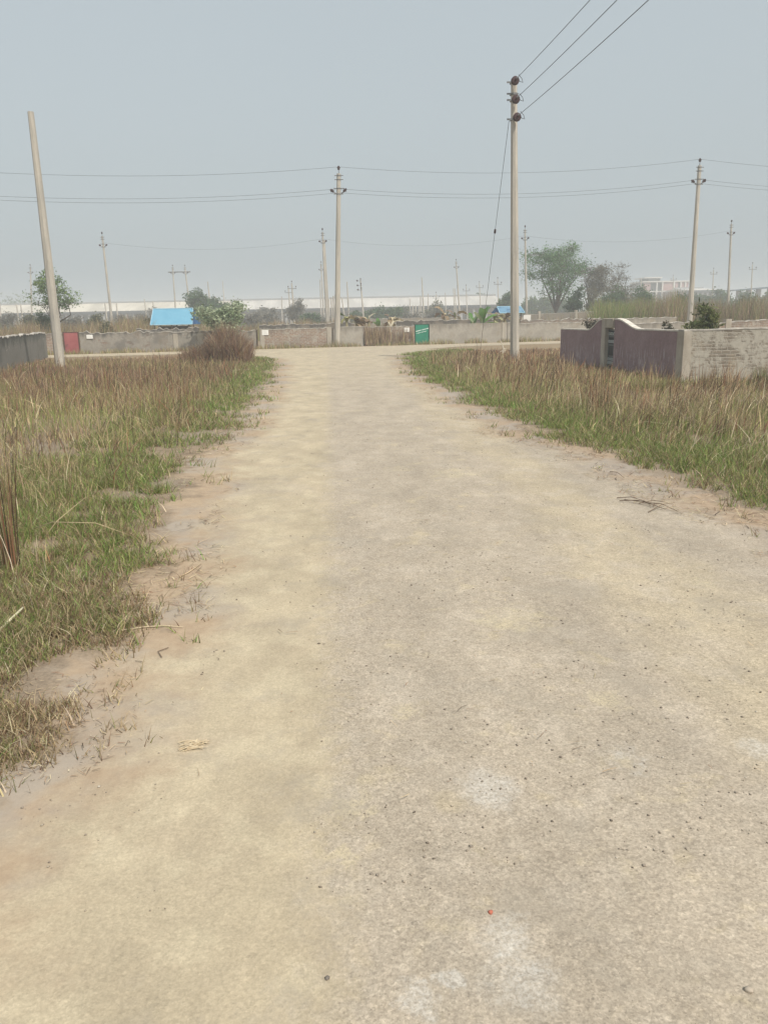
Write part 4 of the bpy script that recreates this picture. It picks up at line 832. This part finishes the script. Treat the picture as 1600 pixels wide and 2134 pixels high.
# pink half-built block
t = thing('pink_building', 'half-built pink brick block with white floor slabs and a stair tower', 'building', (P(1338, 620, 260)[0], 260, 0))
x0 = P(1338, 620, 260)[0]; W_ = P(1435, 620, 260)[0] - x0; zt = P(1400, 586, 260)[2]; fl = [zt - 3.1 * k for k in range(0, 5) if zt - 3.1 * k > -1]
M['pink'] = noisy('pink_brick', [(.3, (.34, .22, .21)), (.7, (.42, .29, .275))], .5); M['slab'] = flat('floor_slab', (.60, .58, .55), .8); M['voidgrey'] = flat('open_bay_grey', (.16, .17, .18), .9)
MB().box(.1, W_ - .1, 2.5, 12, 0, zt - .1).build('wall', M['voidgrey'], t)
for z in fl: MB().box(-.3, W_ + .3, 0, 12, z - .2, z + .15).build('floor_slab', M['slab'], t)
for k, z in enumerate(fl):
    for (u0, u1) in ((.02, .17), (.44, .66), (.70, .76), (.83, .89), (.93, .98)):
        MB().box(W_ * u0, W_ * u1, .4, .7, max(0, z - 2.9), z - .205).build('wall_panel', M['pink'], t)
tw0 = P(1342, 620, 260)[0] - x0; tw1 = P(1376, 620, 260)[0] - x0; zt2 = P(1360, 578, 260)[2]
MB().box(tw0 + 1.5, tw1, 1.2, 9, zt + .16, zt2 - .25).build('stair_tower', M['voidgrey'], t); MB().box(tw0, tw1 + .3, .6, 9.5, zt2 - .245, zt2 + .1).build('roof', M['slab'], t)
for u in (.30, .42, .67, .81, .91): MB().box(W_ * u - .2, W_ * u + .2, .1, .39, 0, zt - .21).build('column', M['slab'], t)
shed('factory_shed', 'small pale-roofed shed right of the pink building', 1440, 1500, 601, 600, 605, 604, 240, M['roofgrey'], M['shedwall'], 6)
t = thing('canopy', 'dark blue-grey canopy on posts at the right edge of the horizon', 'canopy', (P(1528, 610, 170)[0], 170, 0)); x0 = P(1528, 610, 170)[0]; W_ = P(1660, 610, 170)[0] - x0; z1 = P(1540, 603, 170)[2]; z2 = P(1600, 598.5, 170)[2]
f = MB(); f.quad((0, 0, z1 - .3), (W_, 0, z2), (W_, 0, z2 + .45), (0, 0, z1 - .1)); f.quad((0, 8, z1 - .3), (0, 8, z1 - .1), (W_, 8, z2 + .45), (W_, 8, z2)); f.quad((0, 0, z1 - .1), (W_, 0, z2 + .45), (W_, 8, z2 + .45), (0, 8, z1 - .1)); f.quad((0, 0, z1 - .3), (0, 8, z1 - .3), (W_, 8, z2), (W_, 0, z2)); f.build('roof', flat('canopy_blue', (.12, .16, .20), .6), t)
for px in (1545, 1566, 1586, 1610): x = P(px, 610, 170)[0] - x0; MB().box(x - .4, x + .4, 1, 1.8, 0, z1 - .31 + (z2 - z1 + .3) * x / W_).build('column', M['shedcol'], t)

# ------------------------------------------------------------------ trees and shrubs
def tree(name, label, px, ptop, Y, wpx, czf=.62, hz=.36, nclump=60, per=60, leaf=.12, cols=((.06, .10, .035), (.11, .16, .06)), forkf=.3, limbs=7, tr=.12, cat='tree', group=None, bias=(0, 0), clr=.16, mat='leaf', aspect=.45, droop=.2, shell=.55, twigs=0, base_x=None, topH=None, seed=None):
    amp = .14 if name in ('big_tree', 'leafy_tree') else .28; r = np.random.RandomState(seed if seed is not None else int(px * 7 + ptop))
    H = float(P(px, ptop, Y)[2]) if topH is None else topH; X0 = float(P(px if base_x is None else base_x, ptop, Y)[0]); Xc = float(P(px, ptop, Y)[0]) - X0
    Wd = wpx * Y / 1690.; t = thing(name, label, cat, (X0, Y, 0), group=group)
    cz = H * czf; rz_ = H * hz; rx = Wd / 2
    # clump centres inside an uneven ellipsoid
    C = []
    while len(C) < nclump:
        d = r.randn(3); d /= np.linalg.norm(d); rr = (shell + (1 - shell) * r.rand()) * (1 - amp + amp * math.sin(3 * math.atan2(d[0], d[2]) + px)) * (.85 + .3 * r.rand())
        p = np.array([Xc + d[0] * rx * rr, d[1] * rx * .8 * rr, cz + d[2] * rz_ * rr])
        if p[2] > .15 * H * .5: C.append(p)
    C = np.array(C); mb = MB(); fork = np.array([Xc * .25, 0, H * forkf])
    mb.tube([(0, 0, -.1), tuple(fork * [.6, 1, .5]), tuple(fork)], [tr * 1.25, tr, tr * .85], 7)
    ends = []
    order = r.permutation(len(C))[:limbs]
    for i in order:
        e = C[i] * [.8, .8, 1] ; m1 = fork + (e - fork) * .45 + np.array([0, 0, (e[2] - fork[2]) * .12]) + r.randn(3) * .04 * H
        path = [fork, m1, fork + (e - fork) * .8 + r.randn(3) * .03 * H, e]; mb.tube([tuple(p) for p in path], [tr * .7, tr * .42, tr * .22, tr * .1], 5); ends += [m1, path[2], e]
    E2 = np.array(ends)
    for c in C:
        j = np.argmin(np.linalg.norm(E2 - c, axis=1)); mid_ = (E2[j] + c) / 2 + r.randn(3) * .02 * H; mb.tube([tuple(E2[j]), tuple(mid_), tuple(c)], [tr * .2, tr * .12, tr * .05], 4)
        for _ in range(twigs):
            e = c + r.randn(3) * clr * Wd * .6 + np.array([0, 0, .03 * H]); mb.tube([tuple(mid_), tuple(e)], [tr * .09, tr * .04], 3)
    mb.build('trunk', M['bark'], t)
    if per:
        n_ = len(C) * per; cen = np.repeat(C, per, 0) + r.randn(n_, 3) * np.array([clr * Wd, clr * Wd, clr * Wd * .7]) * np.repeat(.6 + .7 * r.rand(len(C), 1), per, 0)
        cf = r.rand(len(C), 1); cc = np.array(cols[0]) * (1 - cf) + np.array(cols[1]) * cf; col = np.repeat(cc, per, 0) * (.75 + .5 * r.rand(n_, 1))
        V, F, CC = leaf_geo(cen, leaf * (.6 + .8 * r.rand(n_)), col, aspect, droop); np_mesh('crown', V, F, M[mat], t, col=CC)
    return t
G1 = ((.09, .16, .06), (.24, .34, .11)); GD = ((.045, .105, .04), (.10, .17, .06)); BR = ((.115, .11, .075), (.20, .18, .12)); OL = ((.10, .11, .06), (.17, .17, .09)); GY = ((.19, .18, .16), (.27, .26, .22))
tree('leafy_tree', 'young sparse-leaved tree behind the far left wall, crossed by the bare pole', 102, 556, 58, 108, .70, .29, 80, 34, .16, G1, .30, 9, .09, base_x=108, clr=.055)
tree('round_tree', 'dense round green tree behind the blue roof', 424, 604, 118, 96, .55, .46, 110, 110, .38, GD, .2, 6, .2, clr=.075, shell=.3)
tree('dark_shrub', 'dark bushy shrub under the leafy tree at far left', 92, 640, 60, 44, .55, .45, 40, 50, .16, GD, .2, 5, .05, cat='shrub', clr=.10)
tree('grey_tree', 'hazy grey-green tree beside the cross-armed poles', 616, 622, 115, 42, .55, .45, 60, 60, .26, GY, .2, 6, .12, clr=.10)
tree('low_bush', 'small green bush left of the bunched poles', 645, 646, 105, 44, .5, .5, 50, 50, .25, GD, .2, 5, .06, cat='bush', clr=.10)
tree('low_bush', 'greyish bush in front of the shed, right of the pale-leaved shrub', 560, 642, 110, 50, .5, .5, 60, 50, .26, GY, .2, 5, .06, cat='bush', clr=.10)
tree('low_bush', 'grey low bush behind the pale-leaved shrub', 520, 646, 100, 56, .5, .5, 60, 50, .24, GY, .2, 5, .06, cat='bush', clr=.10)
tree('low_bush', 'grey thorny bush left of the blue roof', 300, 646, 95, 54, .5, .5, 60, 40, .2, GY, .2, 5, .06, cat='bush', clr=.10)
tree('low_bush', 'olive bush touching the left side of the blue roof', 306, 657, 62, 18, .5, .5, 30, 50, .14, OL, .2, 4, .04, cat='bush', clr=.12)
tree('low_bush', 'small leafy bush above the black-stained wall', 222, 668, 52, 36, .5, .5, 40, 40, .13, OL, .2, 5, .04, cat='bush', clr=.10)
for (px, top, wpx, lab) in ((742, 641, 40, 'left one of three hazy green bushes under the white roof'), (785, 637, 60, 'middle one of three hazy green bushes under the white roof'), (822, 633, 42, 'right one of three hazy green bushes under the white roof')):
    tree('low_bush', lab, px, top, 125, wpx, .5, .5, 80, 60, .32, GD, .2, 5, .08, cat='bush', clr=.09, shell=.3)
for (px, top, wpx, Yd, lab, cc) in ((860, 648, 50, 100, 'grey leafless thicket below the faint low posts', GY), (905, 640, 44, 105, 'tangled grey thicket at the right end of the shed', GY), (925, 648, 50, 98, 'olive thicket left of the banana plants', OL), (690, 655, 60, 110, 'grey low thicket around the row of pale posts', GY)):
    tree('thicket', lab, px, top, Yd, wpx, .5, .5, 60, 34, .24, cc, .15, 10, .07, cat='thicket', clr=.10, twigs=2)
for (px, top, wpx, Yd, lab, cc) in ((12, 648, 60, 84, 'hazy grey bush at the left edge in front of the cream-roofed shed', GY), (66, 650, 50, 80, 'grey-olive bush left of the young leafy tree', OL), (150, 652, 50, 84, 'grey bush right of the young leafy tree', GY), (196, 650, 44, 78, 'olive bush beside the slim left pole', OL), (262, 652, 50, 82, 'grey-olive bush midway to the blue roof', GY)):
    tree('thicket', lab, px, top, Yd, wpx, .5, .5, 60, 44, .2, cc, .15, 8, .06, cat='thicket', clr=.10, twigs=1)
# distant tree line
far_l = [(935, 617, 26, 'first and smallest of the far trees right of the sheds'), (958, 626, 36, 'low far tree behind the banana pole'), (985, 614, 40, 'far tree just left of the guy wire'), (1016, 606, 46, 'rounded far tree at the foot of the guy wire'), (1045, 622, 36, 'low far tree behind the worn blue hut')]
for (px, top, wpx, lab) in far_l: tree('far_tree', lab, px, top, 215, wpx, .52, .48, 70, 70, .75, GD, .2, 4, .3, group='hazy trees on the horizon', clr=.10, shell=.25)
tree('dark_tree', 'darker tree half hidden by the near power pole', 1056, 606, 120, 42, .6, .38, 60, 80, .35, GD, .25, 6, .18, clr=.10, shell=.3)
for (px, top, wpx, lab) in ((1100, 622, 50, 'left part of the dark hedge of trees under the big tree'), (1140, 616, 60, 'middle part of the dark hedge of trees under the big tree'), (1180, 618, 50, 'right part of the dark hedge of trees under the big tree')):
    tree('hedge_tree', lab, px, top, 170, wpx, .5, .5, 90, 80, .55, GD, .2, 4, .25, group='hazy trees on the horizon', clr=.10, shell=.2)
tree('big_tree', 'big spreading tree with open branches right of the near power pole', 1155, 497, 92, 158, .66, .30, 130, 80, .21, ((.06, .15, .055), (.15, .28, .10)), .17, 15, .155, base_x=1164, clr=.056, shell=.62, twigs=2)
tree('brown_tree', 'brownish thin-crowned tree right of the big tree', 1243, 530, 98, 96, .66, .32, 90, 60, .20, BR, .2, 12, .13, base_x=1228, clr=.07, shell=.5, twigs=2)
tree('bare_tree', 'nearly leafless twiggy tree right of the brown tree', 1290, 541, 104, 84, .64, .34, 90, 16, .16, BR, .2, 14, .12, clr=.08, shell=.5, twigs=5)
tree('green_bush', 'fresh green bush at the foot of the big tree', 1200, 596, 82, 46, .55, .45, 60, 60, .22, ((.045, .10, .045), (.09, .15, .07)), .2, 6, .07, cat='bush', clr=.09)
tree('scrub_bush', 'wide brown scrubby bush below the bare tree', 1290, 585, 90, 110, .5, .48, 110, 60, .20, BR, .15, 14, .08, cat='bush', clr=.075, twigs=2)
tree('scrub_bush', 'green scrub left of the pink building', 1340, 596, 90, 74, .5, .48, 90, 70, .2, GD, .15, 8, .08, cat='bush', clr=.09, twigs=1)
tree('scrub_bush', 'brown scrub between the green bush and the reeds', 1240, 600, 86, 60, .5, .48, 70, 50, .2, BR, .15, 8, .08, cat='bush', clr=.09, twigs=2)
for (px, top, wpx, lab) in ((1462, 606, 60, 'low hazy tree line piece right of the pink building'), (1505, 602, 60, 'rounded hazy treetop above the reeds'), (1560, 606, 60, 'hazy trees below the canopy'), (1605, 604, 60, 'hazy tree at the right edge')):
    tree('far_tree', lab, px, top, 150, wpx, .5, .5, 80, 70, .5, GD, .2, 4, .25, group='hazy trees on the horizon', clr=.10, shell=.25)
tree('far_tree', 'faint pointed tree rising behind the sheds at the left edge', 20, 622, 330, 160, .4, .45, 80, 60, 1.2, GD, .2, 4, .3, group='hazy trees on the horizon', clr=.10, shell=.2)
for (px, top, wpx, Yd, lab) in ((1275, 590, 70, 88, 'dark green bush mass below the brown tree'), (1415, 610, 70, 80, 'green bush rising from the reeds below the pink building'), (1560, 612, 80, 80, 'green bush in the reeds near the right edge')):
    tree('low_bush', lab, px, top, Yd, wpx, .5, .48, 80, 64, .2, GD, .15, 7, .07, cat='bush', clr=.085)
for (px, top, wpx, Yd, lab) in ((330, 636, 40, 150, 'hazy tree before the cream roof, above the blue tin roof'), (548, 634, 34, 150, 'hazy tree before the grey roof, right of the pale shrub'), (835, 634, 36, 150, 'hazy tree before the right part of the grey roof'), (905, 628, 40, 150, 'hazy tree hiding the end of the grey roof')):
    tree('far_tree', lab, px, top, Yd, wpx, .52, .48, 60, 60, .45, GY if px < 600 else OL, .2, 4, .2, group='hazy trees on the horizon', clr=.10, shell=.25)
# pale large-leaved shrub by the wall
tree('milkweed_shrub', 'pale grey-green broad-leaved shrub growing over the far wall', 464, 627, 43.2, 132, .66, .40, 120, 40, .15, ((.20, .27, .15), (.44, .49, .34)), .2, 12, .035, cat='shrub', clr=.06, aspect=.6, shell=.35, twigs=1)
tree('leafy_shrub', 'bright mango-leaved shrub peering over the near brick wall', 1472, 622, 20.4, 78, .72, .30, 26, 26, .15, ((.06, .09, .035), (.26, .29, .12)), .25, 8, .03, cat='shrub', clr=.09, aspect=.26, droop=.9, shell=.4, twigs=1)
tree('dark_shrub', 'dark-leaved wilted shrub behind the purple wall, left of the gate', 1243, 655, 27, 52, .72, .26, 40, 22, .09, ((.04, .035, .03), (.15, .14, .10)), .25, 8, .025, cat='shrub', clr=.08, droop=.4, shell=.4, twigs=2)
tree('dark_shrub', 'thin dark shrub behind the right wing of the purple wall', 1392, 662, 24, 30, .75, .22, 16, 18, .08, ((.05, .06, .03), (.14, .12, .08)), .25, 6, .015, cat='shrub', clr=.10, shell=.4, twigs=2)
# reddish dry bush
q = G(470, 757); H_ = float(P(470, 690, q[1])[2]); t = thing('dry_bush', 'dense mauve-brown dry bush at the far end of the left verge', 'bush', (q[0], q[1], 0))
parts = []; m = MB()
for i in range(34):
    cx = max(-1.5, min(.75, rs.randn() * .85)); cy = max(-1.2, min(1.2, rs.randn() * .7)); hh = H_ * (.45 + .85 * math.exp(-(cx / .8) ** 2) * (.6 + .4 * rs.rand())); n_ = 330
    a = rs.rand(n_) * 6.28; ln = (.15 + .75 * rs.rand(n_)); b = np.stack([cx + .12 * rs.randn(n_), cy + .12 * rs.randn(n_), rs.rand(n_) * hh * .45], 1)
    parts.append(blade_geo(b, hh * (.2 + .6 * rs.rand(n_) ** 1.5), .007 + .016 * rs.rand(n_), a, ln, rs.rand(n_) * 3.14, pick(['mauve', 'brown', 'red', 'tan', 'straw', 'dark'], [5, 3, 2, 2, 1, 1], n_), 3, 1.2))
    for q_ in range(3): m.tube([(cx * .3, cy * .3, 0), (cx * .8, cy * .8, hh * .5), (cx + rs.randn() * .18, cy + rs.randn() * .15, hh * (.9 + .25 * rs.rand()))], [.016, .010, .004], 4)
V, F, C_ = join(parts); np_mesh('foliage', V, F, M['straw'], t, col=C_)
m.build('stems', M['twig'], t)
# pale dead branch by the near pole
t = thing('dead_branch', 'bleached forked branch left of the near power pole', 'branch', tuple(G(1047, 738))); q0 = G(1047, 738); m = MB(); Yb = q0[1]
def rel(px, py): p = P(px, py, Yb); return (p[0] - q0[0], 0, p[2])
m.tube([rel(1047, 738), rel(1049, 728), rel(1045, 716), rel(1042, 708)], [.035, .03, .02, .01], 6); m.tube([rel(1049, 727), rel(1053, 726), rel(1051, 735)], [.02, .018, .01], 6); m.tube([rel(1048, 730), rel(1041, 734)], [.018, .01], 6)
m.build('wood', noisy('bleached_wood', [(.3, (.50, .45, .36)), (.7, (.68, .62, .52))], 10), t)

# banana plants
def banana(label, px, py_top, Y, nleaf, llen, cols, dead=.0, seed=0, lw=.34):
    if dead >= .25: py_top -= 8; lw *= 1.15
    r = np.random.RandomState(seed + int(px)); X0 = float(P(px, 670, Y)[0]); H = float(P(px, py_top, Y)[2]); t = thing('banana_plant', label, 'plant', (X0, Y, 0), group='banana plants behind the far wall')
    hs = max(.6, H - llen * (.72 if dead < .25 else .30)); MB().tube([(0, 0, 0), (.02, 0, hs * .5), (0, .02, hs)], [.11, .09, .05], 8).build('stem', M['bstem'], t)
    for i in range(nleaf):
        a = r.rand() * 6.28; el = (1.45 - .75 * r.rand()) if r.rand() > dead else .9 - 1.1 * r.rand(); L = llen * (.7 + .4 * r.rand()); V = []; F = []; n_ = 9
        d = np.array([math.cos(a), math.sin(a) * .6, 0]); pos = np.array([0, 0, hs * (.8 + .2 * r.rand())]); ang = el
        side = nrm(np.cross(d, [0, 0, 1]) + r.randn(3) * .25)
        for k in range(n_ + 1):
            u = k / n_; w_ = lw * math.sin(math.pi * min(1, u * .92 + .06)) ** .7 * (.85 + .3 * r.rand()) * .5; fold = np.array([0, 0, w_ * .35])
            V += [pos - side * w_ + fold * (r.rand() - .2), pos, pos + side * w_ + fold * (r.rand() - .2)]
            pos = pos + (d * math.cos(ang) + np.array([0, 0, math.sin(ang)])) * L / n_; ang -= (.05 + .08 * r.rand()) if dead < .25 else (.10 + .16 * r.rand())
        for k in range(n_):
            b = k * 3; F += [(b, b + 1, b + 4, b + 3), (b + 1, b + 2, b + 5, b + 4)]
        cc = np.array(cols[r.randint(len(cols))]) * (.8 + .4 * r.rand()); np_mesh('leaf', V, F, M['leaf'], t, col=np.repeat(cc[None], len(V), 0), smooth=False)
M['bstem'] = noisy('banana_stem', [(.3, (.22, .20, .11)), (.7, (.38, .33, .2))], 5)
GB = ((.10, .27, .05), (.16, .33, .08), (.22, .36, .14)); DB = ((.52, .44, .29), (.30, .22, .13), (.50, .45, .33), (.22, .15, .10))
banana('bright green banana plant with upright leaves above the plastered wall', 1005, 633, 49, 10, 1.45, GB + ((.32, .40, .22),), .1, 1, .42)
banana('banana plant with a drooping dark leaf left of the bright one', 985, 642, 49.5, 5, 1.2, GB + ((.28, .33, .2),), .2, 3, .36)
banana('small green banana plant above the vine-covered wall', 789, 660, 48.5, 7, .7, GB, .1, 2, .26)
banana('yellowing banana plant right beside the middle pole', 722, 662, 48, 6, .8, ((.40, .38, .16), (.12, .18, .06), (.42, .34, .22)), .3, 5, .26)
banana('withered brown banana plant between the middle pole and the vines', 742, 664, 48.2, 10, .8, DB, .5, 6, .30)
banana('withered tan banana plant leaning over the vine-covered wall', 768, 664, 48.4, 9, .8, DB, .4, 7, .30)
banana('dead banana plant heaped above the wall left of the white plaque', 815, 665, 48.2, 11, .85, DB, .6, 8, .34)
banana('straw-coloured dead banana plant right of the bright green one', 1030, 658, 49.5, 11, .85, DB + ((.36, .36, .2),), .4, 9, .26)
banana('pale dead banana plant left of the worn blue hut', 1052, 660, 49.6, 10, .8, DB, .5, 10, .3)
banana('olive banana plant behind the insulator pole', 948, 655, 56, 7, 1.0, DB + ((.22, .26, .12),), .3, 11, .28)
banana('grey withered banana plant at the end of the mossy wall', 925, 652, 60, 8, 1.1, DB, .4, 12, .3)

# ------------------------------------------------------------------ the hazy air
hz = MB().box(-700, 700, -80, 700, -1.0, 12.6).build('haze', None); hz['kind'] = 'stuff'; hz['label'] = 'pale smoggy haze hanging over the whole plain'; hz['category'] = 'haze'
hm = bpy.data.materials.new('haze_air'); hm.use_nodes = True; ht = hm.node_tree; ht.nodes.remove(ht.nodes['Principled BSDF'])
pv = ht.nodes.new('ShaderNodeVolumePrincipled'); pv.inputs['Color'].default_value = (.90, .94, .97, 1); pv.inputs['Density'].default_value = .0025; pv.inputs['Anisotropy'].default_value = .0
ht.links.new(pv.outputs[0], ht.nodes['Material Output'].inputs['Volume']); hz.data.materials.append(hm)
